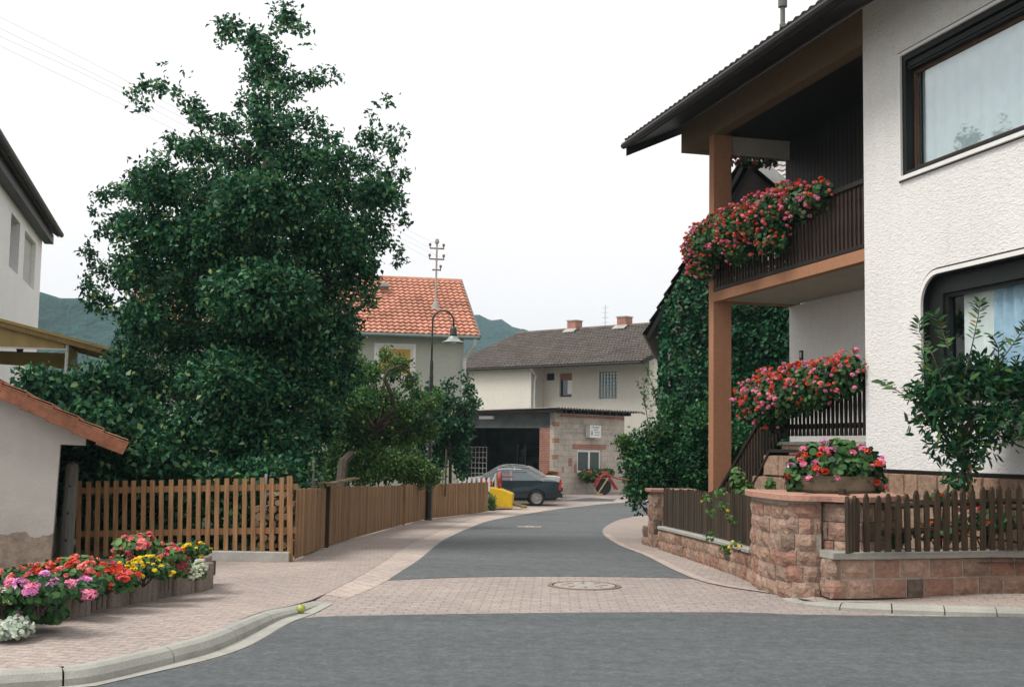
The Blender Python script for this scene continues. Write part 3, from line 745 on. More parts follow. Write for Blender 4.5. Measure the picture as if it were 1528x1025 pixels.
# house number plate
mb = MB(); pn = HMat.inverted() @ at(1193, 530, 22.6); mb.box(pn.x-.055, pn.x+.055, 1.645, 1.668, pn.z-.09, pn.z+.09); npl = mb.build('number_plate', M_verge, H)
cu = bpy.data.curves.new('digits', 'FONT'); cu.body = '8'; cu.size = .15; cu.extrude = .002; cu.align_x = 'CENTER'; cu.align_y = 'CENTER'
to = bpy.data.objects.new('digits', cu); COL.objects.link(to)
dg = bpy.context.evaluated_depsgraph_get(); tm = bpy.data.meshes.new_from_object(to.evaluated_get(dg)); bpy.data.objects.remove(to)
tm.transform(Matrix.Translation((pn.x, 1.642, pn.z)) @ Matrix.Rotation(math.pi/2, 4, 'X')); td = finish('house_number', tm, M_white, npl)
M_frame = wood('blackish_green_frame', (.010,.013,.011), 1, .5)
# upper window: white outline, roller shutter box, brown frame, pane, curtain
def arcbox(x0, x1, z0, z1, r, n=8):
    p = [(x0, z0)]
    p += [(x0+r-r*math.cos(i*math.pi/2/n), z1-r+r*math.sin(i*math.pi/2/n)) for i in range(n+1)] if r else [(x0, z1)]
    p += [(x1-r+r*math.sin(i*math.pi/2/n), z1-r+r*math.cos(i*math.pi/2/n)) for i in range(n+1)] if r else [(x1, z1)]
    p += [(x1, z0)]; return p
def ring(mb, P, Q, y0, y1):
    n = len(P)
    vs = [(x, y0, z) for x, z in P]+[(x, y0, z) for x, z in Q]+[(x, y1, z) for x, z in P]+[(x, y1, z) for x, z in Q]
    fs = []
    for i in range(n):
        j = (i+1) % n
        fs += [(i, j, n+j, n+i), (2*n+i, 3*n+i, 3*n+j, 2*n+j), (i, 2*n+i, 2*n+j, j), (n+i, n+j, 3*n+j, 3*n+i)]
    mb.add(vs, fs)
mb = MB(); ring(mb, arcbox(uw[0]-.035, uw[1]+.035, uw[2]-.035, uw[3]+.035, 0), arcbox(uw[0]+.008, uw[1]-.008, uw[2]+.008, uw[3]-.008, 0), -.02, .012); mb.build('window_surround', M_white, H)
mb = MB(); ring(mb, arcbox(uw[0]-.055, uw[1]+.055, uw[2]-.055, uw[3]+.055, 0), arcbox(uw[0]-.035, uw[1]+.035, uw[2]-.035, uw[3]+.035, 0), -.008, .0); mb.build('surround_edge', M_verge, H)
mb = MB(); frame_ring(mb, uw[0]+.005, uw[1]-.005, uw[2]+.005, uw[3]-.005, .02, .24, .08); mb.box(uw[0]+.085, uw[1]-.085, .06, .22, uw[3]-.22, uw[3]-.105)
mb.box(uw[0]+.085,uw[1]-.085,.04,.06,uw[3]-.19,uw[3]-.165)
fr = mb.build('window', M_frame, H); mb = MB(); frame_ring(mb, uw[0]+.082, uw[1]-.082, uw[2]+.11, uw[3]-.225, .15, .2, .045); mb.build('sash', wood('mid_brown_wood', (.10,.05,.03)), fr)
mb = MB(); mb.box(uw[0]+.14, uw[1]-.14, .175, .185, uw[2]+.14, uw[3]-.25); mb.build('pane', M_glass, fr)
mb = MB(); mb.box(uw[0]-.02, uw[1]+.02, -.05, .13, uw[2]-.04, uw[2]+.012); mb.build('sill', M_white, fr)
def curtain(mb, x0, x1, z0, z1, y, amp=.03, per=.16):
    n = int((x1-x0)/.02); vs = []
    for i in range(n+1):
        x = x0+(x1-x0)*i/n; o = amp*math.sin(x/per*6.28)+amp*.5*math.sin(x/per*2.7+1)
        vs += [(x, y+o, z0), (x, y+o*.7, z1)]
    mb.add(vs, [(2*i, 2*i+2, 2*i+3, 2*i+1) for i in range(n)])
M_net = mat('net_curtain', (.70,.78,.80), .9, .08, 5); M_netb = mat('bluish_curtain', (.45,.60,.74), .9, .15, 6)
mb = MB(); curtain(mb, uw[0]+.1, uw[1], uw[2]+.05, uw[3], .27, .012, .25); c = mb.build('curtain', M_net, H, smooth=True)
# lower window with rounded top corners, deep dark reveal
mb = MB(); ring(mb, arcbox(lw[0]-.045, lw[1]+.045, lw[2]-.03, lw[3]+.045, rr+.04), arcbox(lw[0]+.01, lw[1]-.01, lw[2]+.005, lw[3]-.01, rr), -.025, .012)
mb.build('window_surround', M_white, H)
mb = MB(); ring(mb, arcbox(lw[0]-.07, lw[1]+.07, lw[2]-.05, lw[3]+.07, rr+.06), arcbox(lw[0]-.045, lw[1]+.045, lw[2]-.03, lw[3]+.045, rr+.04), -.008, .0); mb.build('surround_edge', M_verge, H)
mb = MB(); mb.wall(lw[0]+.002, lw[1]-.002, lw[2]+.002, lw[3]-.002, .10, .26, [(lw[0]+.32, lw[1]-.2, lw[2]+.36, lw[3]-.26)]); ring(mb, arcbox(lw[0]+.003, lw[1]-.003, lw[2]+.006, lw[3]-.004, rr-.01), arcbox(lw[0]+.03, lw[1]-.03, lw[2]+.03, lw[3]-.03, rr-.03), .014, .16); fr = mb.build('window', M_frame, H)
mb = MB(); frame_ring(mb, lw[0]+.32, lw[1]-.2, lw[2]+.36, lw[3]-.26, .14, .22, .05); mb.build('sash', M_frame, fr)
mb = MB(); mb.box(lw[0]+.34, lw[1]-.22, .195, .205, lw[2]+.38, lw[3]-.28); mb.build('pane', glass('lower_glass', fac=.02), fr)
mb = MB(); mb.box(lw[0]-.02, lw[1]+.02, -.06, .17, lw[2]-.05, lw[2]+.0); mb.build('sill', M_conc, fr)
mb = MB(); curtain(mb, lw[0]+1.15, lw[1]-.1, lw[2]+.3, lw[3]-.2, .29, .03, .2); mb.build('curtain', M_netb, H, smooth=True)
mb = MB(); curtain(mb, lw[0]+.50, lw[0]+1.15, lw[2]+.3, lw[3]-.2, .30, .006, .5); mb.build('curtain', mat('white_net', (.8,.82,.8), .9), H, smooth=True)

# ------------------------------------------------------------------ flowers on the house
PK = ['red','red','red','rose','pink','pink','salmon']
def planter_on_rail(x0, x1, y, z, label, group=None):
    t = thing('flower_box', label, 'flower box', HW((x0+x1)/2, y, z), HA, group)
    mb = MB(); L = (x1-x0)/2; mb.box(-L, L, -.09, .09, 0, .03); mb.box(-L, L, -.10, -.085, .0, .18); mb.box(-L, L, .085, .10, 0, .18); mb.box(-L, -L+.015, -.085,.085,.03,.18); mb.box(L-.015, L, -.085,.085,.03,.18)
    mb.build('box', M_darkwood, t)
    mb = MB(); mb.box(-L+.016, L-.016, -.084, .084, .03, .15); mb.build('soil', M_soil, t); return t
def hang_mass(t, spec, nleaf, nbl, cols, br, lr=.035):
    cl = []
    for (x, y, z, rx, ry, rz) in spec:
        p = HW(x, y, z); cl.append((p.x, p.y, p.z, (rx*.35+ry*.9), (rx*.95+ry*.2), rz))
    flower_mass(t, cl, nleaf, nbl, cols, lr, br, front=np.array((-.85,-.5,.1)), squash=.75)
t = planter_on_rail(-5.6, -1.5, -.16, 5.36, 'long balcony box of red and pink trailing geraniums on the upper railing')
hang_mass(t, [(-5.55,-.16,5.32,.26,.30,.38),(-5.2,-.22,5.36,.34,.34,.42),(-4.75,-.28,5.40,.4,.38,.42),(-4.1,-.28,5.42,.42,.36,.42),(-3.5,-.26,5.45,.42,.36,.42),(-2.85,-.24,5.50,.42,.33,.40),(-2.3,-.2,5.48,.40,.30,.40),(-1.7,-.1,5.52,.36,.24,.34),(-1.15,-.06,5.55,.28,.18,.24),(-2.2,-.1,5.80,.26,.16,.18),(-5.2,-.2,4.95,.3,.28,.25),(-3.6,-.2,5.05,.5,.22,.25),(-2.5,-.16,5.05,.5,.18,.25)], 5600, 560, PK, .036)
t = planter_on_rail(-2.55, -.1, -.16, 2.58, 'porch railing box overflowing with red and pink geraniums above the stone terrace wall')
hang_mass(t, [(-2.95,-.22,2.40,.32,.36,.42),(-2.5,-.24,2.45,.36,.38,.46),(-2.0,-.26,2.52,.36,.36,.42),(-1.5,-.26,2.55,.36,.36,.42),(-1.0,-.24,2.58,.36,.34,.38),(-.5,-.2,2.66,.36,.3,.34),(-.15,-.15,2.75,.2,.22,.34),(-2.6,-.2,2.1,.22,.25,.22)], 3800, 280, PK, .040)
t = thing('hanging_basket', 'small basket of drooping pink flowers hung under the balcony cross beam', 'hanging basket', HW(-5.45, .9, 6.95), HA)
mb = MB(); mb.lathe([(.03,0),(.12,.06),(.15,.14),(.14,.15)], (0,0,0), 14); mb.build('basket', M_darkwood, t); mb = MB(); mb.tube([(0,0,.1),(0,0,.25)], .006, 5); mb.build('hook', M_black, t)
cl = [tuple(HW(-5.45, .9+dy, 7.1))+(.16,.2,.08) for dy in (-.45,-.2,.05,.3)]
flower_mass(t, cl, 250, 36, ['pink','rose','red'], .03, .035)
# ------------------------------------------------------------------ retaining wall, pier, gate pillar
def P2(v): return Vector((v.x, v.y))
hi_px = [(1326, 13.75), (1285, 13.15)]
lowR = [Vector((14,13.0)), Vector((9,12.98)), Vector((6.6,13.0))]+[P2(G(x, y, .06)) for x, y in [(1528,888),(1400,890),(1320,892),(1240,893)]]
curve = [P2(G(x, y, .03)) for x, y in [(1226,893),(1200,892.2),(1175,889),(1150,882),(1130,875),(1122,870)]]
lowL = [P2(G(x, y)) for x, y in [(1122,870),(1060,846),(984,820)]]
def sm2(p, n=4): return [Vector((q.x, q.y)) for q in smooth([(a.x, a.y, 0) for a in p], n)]
lowR = sm2(lowR, 3); curve = sm2(curve, 4); lowL = sm2(lowL, 4)
RW = thing('garden_wall', 'red sandstone block garden wall with grey coping and high corner pier, right pavement edge', 'wall', (3.0,13.2,0))
zr = lambda y: .06; zl = lambda y: zg(y)-.01
mb = MB(); core_wall(mb, lowR+[curve[0]], zr, lambda y: .47, .24); core_wall(mb, lowL, zl, lambda y: zg(y)+.36, .24)
core_wall(mb, curve, lambda y: -.02, lambda y: 1.06, .3)
mb.build('mortar', M_mortar, RW, True)
hb = sm2([P2(at(1345, 740, 13.7)), P2(at(1290, 745, 13.0)), curve[0]+Vector((.03,.06))], 3)
mb = MB(); core_wall(mb, hb, lambda y: .4, lambda y: 1.06, .3); mb.prism([(p.x+.02, p.y+.12, .3) for p in hb[:-2]]+[(p.x+.12, p.y+.06, .3) for p in curve[3:-1]]+[(3.0,14.7,.3),(4.6,14.7,.3)], (0,0,.75)); mb.build('pier_fill', M_mortard, RW, True)
mb = MB(); stone_course_wall(mb, lowR+[curve[0]], zr, [.2,.21], lmin=.16, lmax=.40, joint=.02); stone_course_wall(mb, lowL, zl, [.18,.19], lmin=.16, lmax=.34)
stone_course_wall(mb, curve, lambda y: .03 if y < 13.3 else 0, [.165,.175,.16,.18,.17,.16], lmin=.12, lmax=.34); stone_course_wall(mb, hb, lambda y: .45, [.2,.2,.2], lmin=.2, lmax=.4)
mb.build('sandstone_block', M_sand, RW, True)
def strip(mb, path, z0f, z1f, o0, o1):
    N = len(path); vs = []
    for i, p in enumerate(path):
        a = path[max(i-1,0)]; b = path[min(i+1,N-1)]; t = (b-a).normalized(); n = Vector((-t.y, t.x)); q = p+n*o0; r = p-n*o1
        vs += [(q.x,q.y,z0f(p.y)),(q.x,q.y,z1f(p.y)-.012),(q.x-n.x*.015,q.y-n.y*.015,z1f(p.y)),(r.x,r.y,z1f(p.y)),(r.x,r.y,z0f(p.y))]
    fs = [(i*5+k, i*5+(k+1)%5, (i+1)*5+(k+1)%5, (i+1)*5+k) for i in range(N-1) for k in range(5)]+[(0,1,2,3,4),tuple((N-1)*5+k for k in range(5))]
    mb.add(vs, fs)
mb = MB(); strip(mb, lowR, lambda y: .475, lambda y: .55, .055, .3); mb.build('coping', M_kerb, RW, True)
mb = MB(); strip(mb, lowL, lambda y: zg(y)+.365, lambda y: zg(y)+.415, .045, .3); mb.build('coping', M_kerb, RW, True)
mb = MB(); cp = hb[:-1]+curve[1:]
strip(mb, cp, lambda y: 1.065, lambda y: 1.135, .085, .36); mb.prism([(p.x+.08, p.y+.1, 1.06) for p in cp[1:-1]]+[(3.1,14.75,1.06),(4.65,14.75,1.06)], (0,0,.06)); mb.build('coping', M_cope, RW, True)
# gate pillar at the far end of the low wall
gpx = G(975, 817)
GP = thing('gate_pillar', 'square sandstone pillar with flat pink cap at the far end of low wall', 'pillar', (gpx.x+.17, gpx.y+.15, gpx.z), R(4))
mb = MB(); mb.box(-.2,.2,-.2,.2,-.05,1.0); mb.build('mortar', M_mortar, GP)
mb = MB()
for k in range(4):
    for (a, b) in (((-.2,-.2),(-.2,.2)), ((.2,-.2),(-.2,-.2))):
        pass
pth = [Vector((.2,-.2)), Vector((-.2,-.2)), Vector((-.2,.2))][::1]
def sq(mb, pa, pb):
    stone_course_wall(mb, [pb, pa], lambda y: 0, [.24,.26,.24,.24], lmin=.2, lmax=.3)
stone_course_wall(mb, [Vector((.2,-.2)), Vector((-.2,-.2))], lambda y: 0, [.24,.26,.24,.24], lmin=.16, lmax=.26)
stone_course_wall(mb, [Vector((-.2,-.2)), Vector((-.2,.2))], lambda y: 0, [.24,.26,.24,.24], lmin=.16, lmax=.26)
mb.build('sandstone_block', M_sand, GP)
mb = MB(); mb.box(-.27,.6,-.27,.27,1.0,1.06); mb.build('cap', M_cope, GP, bevel=.012)
lw2 = thing('low_wall', 'short stub of sandstone wall past the gate pillar, under the leafy shrub', 'wall', (gpx.x-.1, gpx.y+1, gpx.z))
pth = sm2([Vector((gpx.x+.02, gpx.y+.4)), Vector((gpx.x-.06, gpx.y+1.1)), Vector((gpx.x+.3, gpx.y+2.2)), Vector((gpx.x+1.6, gpx.y+3.6))], 3)
mb = MB(); core_wall(mb, pth, zl, lambda y: zg(y)+.36, .24); mb.build('mortar', M_mortar, lw2, True)
mb = MB(); stone_course_wall(mb, pth, zl, [.18,.19], lmin=.16, lmax=.36); mb.build('sandstone_block', M_sand, lw2, True)
# boarded fence on the low wall
def pathpt(path, s):
    for a, b in zip(path, path[1:]):
        L = (b-a).length
        if s <= L: return a.lerp(b, s/L), (b-a).normalized()
        s -= L
    return path[-1], (path[-1]-path[-2]).normalized()
def plen(path): return sum((b-a).length for a, b in zip(path, path[1:]))
def slats(mb, path, off, z0f, z1f, wd, gap, th=.02, jit=.012, point=False, lean=.01):
    s = 0; L = plen(path)
    while s+wd < L:
        p, t = pathpt(path, s+wd/2); n = Vector((-t.y, t.x)); c = p+n*off
        z0 = z0f(p.y); z1 = z1f(p.y)+rnd.uniform(-jit, jit); w_ = wd*rnd.uniform(.92, 1.0); le = rnd.uniform(-lean, lean); o = rnd.uniform(-.004,.004)
        def q(a, z, d): return (c.x+t.x*(a+le*(z-z0))+n.x*(d+o), c.y+t.y*(a+le*(z-z0))+n.y*(d+o), z)
        if point: prof = [(-w_/2,z0),(w_/2,z0),(w_/2,z1-.05),(w_*.12,z1),(-w_*.12,z1),(-w_/2,z1-.05)]
        else: prof = [(-w_/2,z0),(w_/2,z0),(w_/2,z1),(-w_/2,z1)]
        k = len(prof); vs = [q(a, z, 0) for a, z in prof]+[q(a, z, -th) for a, z in prof]
        mb.add(vs, [tuple(range(k)), tuple(range(2*k-1, k-1, -1))]+[(i, (i+1)%k, (i+1)%k+k, i+k) for i in range(k)])
        s += wd+gap
BF = thing('board_fence', 'dark weathered board fence standing on the low sandstone wall', 'fence', (3.0, 17.5, .3))
mb = MB(); slats(mb, lowL, -.06, lambda y: zg(y)+.43, lambda y: zg(y)+1.06, .062, .012, jit=.02); mb.build('slat_panel', M_fence3, BF, True)
mb = MB()
for zz in (.55, .9):
    for a, b in zip(lowL, lowL[1:]): mb.bar((a.x+.105, a.y, zg(a.y)+zz), (b.x+.105, b.y, zg(b.y)+zz), .04, .07)
mb.build('rail', M_fence3, BF, True)
# picket fence on the curved wall: each picket its own mesh
PF = thing('picket_fence', 'dark pointed picket fence on the curved low sandstone wall, right corner', 'fence', (4.3, 12.7, .55))
rp = lowR[::-1]; rp = [P2(at(1246, 830, 12.62))]+[p for p in rp if p.x > 3.55]
L = plen(rp); s = .02; k = 0
zt = lambda x: 1.12+.15*min(1, max(0, (x-3.3)/2.2))
while s < min(L, 6.0):
    p, t = pathpt(rp, s); mb = MB()
    slats(mb, [p, p+t*.066], -.10, lambda y: .555, lambda y: zt(p.x), .06, .02, .035, .02, True, .03)
    mb.build('picket', M_fence3, PF, True); s += .122; k += 1
mb = MB()
for a, b in zip(rp[1:], rp[2:]):
    if a.x > 9: continue
    for zz in (.70, .98): 
        o = .17; mb.tube([(a.x, a.y+o, zz+.1*min(1,max(0,(a.x-3.3)/2.2))), (b.x, b.y+o, zz+.1*min(1,max(0,(b.x-3.3)/2.2)))], .038, 6)
mb.build('rail', M_fence3, PF, True)
mb = MB()
for s in (.4, 2.3, 4.2):
    p, t = pathpt(rp, s); mb = MB(); mb.tube([(p.x, p.y+.26, .4), (p.x, p.y+.26, 1.2)], .045, 8); mb.build('post', M_fence3, PF, True)

# ------------------------------------------------------------------ left fences
FA = thing('picket_fence', 'honey brown flat topped picket fence with steel post, left garden front', 'fence', at(280, 830, 17.0))
a0 = at(104, 829, 17.0); a1 = at(441, 829, 17.0)
for i in range(25):
    t = i/24; x = a0.x+(a1.x-.07-a0.x)*t; zt_ = 1.01+.11*t+rnd.uniform(-.008,.008); mb = MB()
    wd = .075 if i == 24 else .062; le = rnd.uniform(-.01,.01)
    mb.box(x-wd/2, x+wd/2, 16.955, 16.98, (-.10 if i==24 else -.02+.07*t), zt_+(.02 if i==24 else 0), Matrix.Translation((x,0,0)) @ Matrix.Rotation(le-.028,4,'Y') @ Matrix.Translation((-x,0,0)))
    mb.build('picket', M_fence, FA, True)
for dz in (-.13, -.73):
    mb = MB(); mb.bar((a0.x, 17.0, 1.01+dz), (a1.x, 17.0, 1.12+dz), .035, .085); mb.build('rail', M_fence, FA, True)
mb = MB(); p = at(397, 712, 17.05); mb.tube([(p.x-.02, 17.05, -.05), (p.x, 17.05, 1.16)], .022, 8); mb.build('post', M_steel, FA, True)
mb = MB(); mb.box(at(314,833,17).x, at(433,833,17).x, 16.88, 17.06, -.05, .09); mb.build('concrete_base', M_conc, FA, True, bevel=.01)
ps = thing('wooden_post', 'old silvery round topped timber post between the shed and picket fence', 'post', at(98, 832, 16.5))
pb = at(98, 832, 16.5); ptp = at(108, 698, 16.5)
mb = MB(); dirv = Vector((ptp.x-pb.x, 0, ptp.z-pb.z)); 
mb.tube([pb-Vector((0,0,.1)), pb+dirv*.5, ptp-dirv*.02, ptp+Vector((.003,0,.05)), ptp+Vector((.005,0,.085))], [.095,.09,.088,.075,.03], 12); mb.build('shaft', M_greywood, ps, True)
mb = MB()
for q in (.2,.5,.8):
    c = pb+dirv*q; mb = MB(); mb.cbox((c.x+.02, c.y-.092, c.z), (.03,.012,.03)); mb.build('bolt', M_black, ps, True)
pass
FB = thing('wooden_fence', 'long tan close boarded fence curving along the left pavement', 'fence', G(560, 795))
fbp = [P2(G(x, y)) for x, y in [(440,837),(484,818.5)]]
fbl = sm2([P2(G(x, y)) for x, y in [(489,816),(540,801),(600,784)]], 4); fb3 = sm2([P2(G(x, y)) for x, y in [(603,783.5),(640,775),(690,769),(728,764)]], 4)
ztb = lambda y: zg(y)+1.0
for pth in (fbp, fbl, fb3):
    mb = MB(); slats(mb, pth[::-1], .0, lambda y: zg(y)+.03, ztb, .05, .006, .018, .014, lean=.012); mb.build('slat_panel', M_fence2, FB, True)
    mb = MB()
    for zz in (.25, .8):
        for a, b in zip(pth, pth[1:]): mb.bar((a.x-.05, a.y, zg(a.y)+zz), (b.x-.05, b.y, zg(b.y)+zz), .035, .07)
    mb.build('rail', M_fence2, FB, True)
for (pp, z_) in ((fbp[-1].lerp(fbl[0], .5), 1.02), (fbl[-1].lerp(fb3[0], .5), 1.03)):
    mb = MB(); mb.box(pp.x-.04, pp.x+.04, pp.y-.04, pp.y+.04, zg(pp.y)-.03, zg(pp.y)+z_); mb.build('post', M_fence3 if z_ < 1.025 else M_fence, FB, True)
rd = thing('metal_rod', 'thin grey metal rod standing behind the tan boarded fence corner', 'rod', at(467, 740, 18.9))
mb = MB(); p = at(468, 690, 18.9); mb.tube([(p.x, p.y, -.1), (p.x, p.y, p.z)], .022, 6); mb.lathe([(.03,0),(.03,.02),(.01,.03)], (p.x,p.y,p.z), 8); mb.build('rod', M_greywood, rd, True)

# ------------------------------------------------------------------ wood pile
WP = thing('wood_pile', 'heap of split logs stacked behind the picket fence corner', 'wood pile', at(425, 820, 18.2))
M_log = mat('split_log', (.30,.20,.12), .9, .4, 6, .5, 30, island=.6); 
k = 0
for row in range(9):
    for i in range(9):
        x = at(385, 800, 18.2).x+i*.125+(row % 2)*.06+rnd.uniform(-.02,.02); z = -.02+row*.105
        if x > -3.2-(row*.02) or rnd.random() < .06: continue
        mb = MB(); r = rnd.uniform(.045,.062); a = rnd.uniform(-.05,.05); mb.tube([(x, 18.0+rnd.uniform(-.04,.04), z), (x+a, 18.55, z+rnd.uniform(-.02,.02))], r, rnd.choice([3,5,7,8])); mb.build('log', M_log, WP, True); k += 1
PL = thing('plank_stack', 'loose weathered boards lying across the top behind the tan fence', 'planks', at(500, 740, 20.5))
for i, (x0, y0_, x1, y1_) in enumerate([(446,722,494,720),(450,724,500,722),(490,721,532,713),(448,719,470,717),(455,727,505,725)]):
    mb = MB(); mb.bar(at(x0,y0_,19.4+i*.12), at(x1,y1_,20.3+i*.12), .14, .022); mb.build('plank', M_greywood if i % 2 else M_log, PL, True)
mb = MB(); mb.box(-3.55,-3.45,19.6,19.7,-.1,.86); mb.box(-3.2,-3.1,20.4,20.5,-.1,.86); mb.build('trestle', M_greywood, PL, True)

# ------------------------------------------------------------------ street lamp
lp = G(639, 776)
SL = thing('street_lamp', 'dark green curved neck street lamp with bell shade beside the tan fence', 'street lamp', lp)
zt_ = CZ+(664-463)/F*lp.y-lp.z
mb = MB(); mb.lathe([(.12,0),(.12,.04),(.095,.06),(.095,1.15),(.07,1.2),(.062,1.22),(.06,1.24),(.055,4.0),(.062,4.02),(.05,4.1),(.05,4.4),(.04,4.5)], (0,0,0), 16); mb.build('post', M_black, SL, smooth=False)
mb = MB(); r = .30; zc = zt_-r; pts = [(0,0,4.4),(0,0,5.0),(0,0,zc)]+[(r-r*math.cos(a), 0, zc+r*math.sin(a)) for a in [math.pi*i/14 for i in range(1, 15)]]+[(2*r,0,zc-.18)]
mb.tube(pts, .027, 10); mb.build('neck', M_black, SL, smooth=True)
mb = MB(); mb.lathe([(.03,.14),(.075,.12),(.10,.06),(.105,-.10),(.12,-.14)], (2*r,0,zc-.28), 20); mb.build('lamp_head', M_black, SL, smooth=True)
mb = MB(); mb.lathe([(.11,-.13),(.14,-.20),(.21,-.27),(.32,-.315),(.33,-.325),(.31,-.322),(.20,-.285),(.12,-.21)], (2*r,0,zc-.28), 28, cap=False); mb.build('shade', mat('grey_enamel', (.26,.29,.28), .35, .1, 5), SL, smooth=True)
mb = MB(); mb.lathe([(.02,-.20),(.09,-.22),(.11,-.28),(.08,-.34),(.01,-.36)], (2*r,0,zc-.28), 16); mb.build('bulb_glass', mat('frosted_glass', (.6,.6,.55), .3, .05), SL, smooth=True)

# ------------------------------------------------------------------ manhole covers, apple
for (px, py, r, lab) in ((872, 874.5, .36, 'round iron and concrete manhole cover in the pink paver band'), (790, 786, .32, 'round manhole cover in the grey asphalt of the lane')):
    p = G(px, py); t = thing('manhole_cover', lab, 'manhole cover', p)
    mb = MB(); mb.lathe([(r+.07,.0),(r+.07,.010),(r+.02,.012),(r+.02,0)], (0,0,.002), 32); mb.build('rim', mat('rusty_iron', (.17,.13,.105), .8, .3, 20), t)
    mb = MB(); mb.lathe([(0.01,.0),(r,.0),(r,.010),(.01,.012)], (0,0,.003), 32)
    mb.build('lid', mat('cover_concrete', (.33,.29,.255), .85, .25, 12, .6, 50), t)
    mb = MB()
    for k in range(8): a = k*.785; mb.cbox((math.cos(a)*r*.62, math.sin(a)*r*.62, .016), (.10,.03,.003), a)
    mb.build('vent_slot', mat('rusty_iron', (.17,.13,.105)), t)
M_apple = mat('green_apple', (.30,.34,.06), .4, .3, 20)
def fruit(name, label, cat, p, r, m=None, parent=None):
    mb = MB(); mb.lathe([(r*.15,.02*r),(r*.6,.08*r),(r*.95,.6*r),(r,1.05*r),(r*.8,1.6*r),(r*.4,1.86*r),(r*.1,1.74*r)], (0,0,0) if parent is None else p, 12)
    if parent is None:
        t = thing(name, label, cat, p); mb.build('flesh', m or M_apple, t, smooth=True); mb = MB(); mb.tube([(0,0,r*1.7),(r*.15,0,r*2.2)], r*.06, 4); mb.build('stalk', M_trunk, t); return t
    return mb.build(name, m or M_apple, parent, True, True)
fruit('apple', 'single green apple lying in the gutter beside the left kerb', 'apple', G(449, 916)+Vector((0,0,.01)), .042)
for k, (px, py) in enumerate([(666,799),(562,790),(508,796)]):
    pass
lf = thing('fallen_leaf', 'small green grass blade dropped on the near asphalt', 'leaf', G(1030, 992)+Vector((0,0,.008)))
quads_mesh('blade', leaf_verts(np.array([[0,0,0.],[.02,.0,0.]]), np.array([[1,.4,0.],[1,-.3,0]]), np.array([[0,0,1.],[0,0,1]]), np.array([.12,.1]), np.array([.012,.01])), 2, M_geranl, lf, False)

# ------------------------------------------------------------------ shed on the left
YS = 15.4
def sh(px, py, y=YS): return at(px, py, y)
SH = thing('shed', 'low old plastered shed with red tiled verge and crumbling base, left edge', 'shed', (-6.5, YS, 0))
t_ = NT('old_plaster'); c_ = (.45,.43,.40)
col = t_.ramp(t_.noise(1.3, 6, .65), [(.3, sc(c_, .82)), (.7, sc(c_, 1.05))])
sx = t_.n.new('ShaderNodeSeparateXYZ'); t_.l.new(t_.pos.outputs['Position'], sx.inputs[0])
mr = t_.n.new('ShaderNodeMapRange'); mr.inputs['From Min'].default_value = .25; mr.inputs['From Max'].default_value = .75; mr.inputs['To Min'].default_value = .62; mr.inputs['To Max'].default_value = -.3; t_.l.new(sx.outputs['Z'], mr.inputs['Value'])
ns = t_.noise(2.4, 7, .65, stretch=(1,1,1.4)); ad = t_.n.new('ShaderNodeMath'); ad.operation = 'ADD'; t_.l.new(ns, ad.inputs[0]); t_.l.new(mr.outputs[0], ad.inputs[1])
msk = t_.ramp(ad.outputs[0], [(.80,(0,)*3),(.84,(1,)*3)])
col = t_.mix(msk, col, t_.ramp(t_.noise(9, 5, .7), [(.3,(.17,.13,.10)),(.7,(.33,.27,.21))]))
t_.setc(col); t_.b.inputs['Roughness'].default_value = .95; t_.l.new(t_.bump(msk, .5, -.02, t_.bump(t_.noise(26, 5), .7, .012)), t_.b.inputs['Normal'])
M_oldpl = t_.m
SH.location = (wx_ := at(90, 663, YS)) and (wx_.x, YS, 0); SH.rotation_euler = (0, 0, R(18.2)); WM[SH] = Matrix.Translation((wx_.x, YS, 0)) @ Matrix.Rotation(R(18.2), 4, 'Z'); SI = WM[SH].inverted()
def sh(px, py, y=0):
    d = ray(px, py); o = Vector((0,0,CZ)); a = SI @ o; b = (SI @ (o+d))-a; return a+b*((y-a.y)/b.y)
wb = sh(75, 838); wt = sh(90, 663); we_ = sh(128, 660)
p_ = sh(168, 672); q_ = sh(0, 593); sl_ = (q_.z-p_.z)/(q_.x-p_.x)
rk = lambda x: p_.z+(x-p_.x)*sl_
mb = MB(); mb.prism([(-4,0,-.1),(wb.x,0,-.1),(wt.x,0,wt.z),(wt.x,0,rk(wt.x)),(-4,0,rk(-4))], (0,.35,0))
mb.prism([(wt.x,0,wt.z),(we_.x,0,wt.z-.01),(we_.x,0,rk(we_.x)),(wt.x,0,rk(wt.x))], (0,.35,0))
mb.box(wb.x-.3,wb.x-.05,.352,4.5,-.1,wt.z); mb.box(-4,wb.x-.31,4.3,4.5,-.1,wt.z)
mb.build('wall', M_oldpl, SH)
xe = sh(180, 672, -.28).x; ze = sh(176, 664, -.28).z; up_ = Vector((-1, 0, -sl_)).normalized(); nu_ = Vector((-up_.z, 0, up_.x)); nu_ = nu_ if nu_.z > 0 else -nu_
mb = MB(); mb.prism([(xe,-.26,ze-.06),(-4.4,-.26,ze-.06-sl_*(xe+4.4)),(-4.4,-.26,ze-sl_*(xe+4.4)),(xe,-.26,ze)], (0,5.0,0)); mb.build('roof', M_verge, SH)
mb = MB(); tiles(mb, (xe+.04,-.24,ze+.012), (0,1,0), up_, 21, 14, .225, .34, .03, .03); mb.build('roof_tile', M_tiler, SH)
mb = MB(); Ls = .335
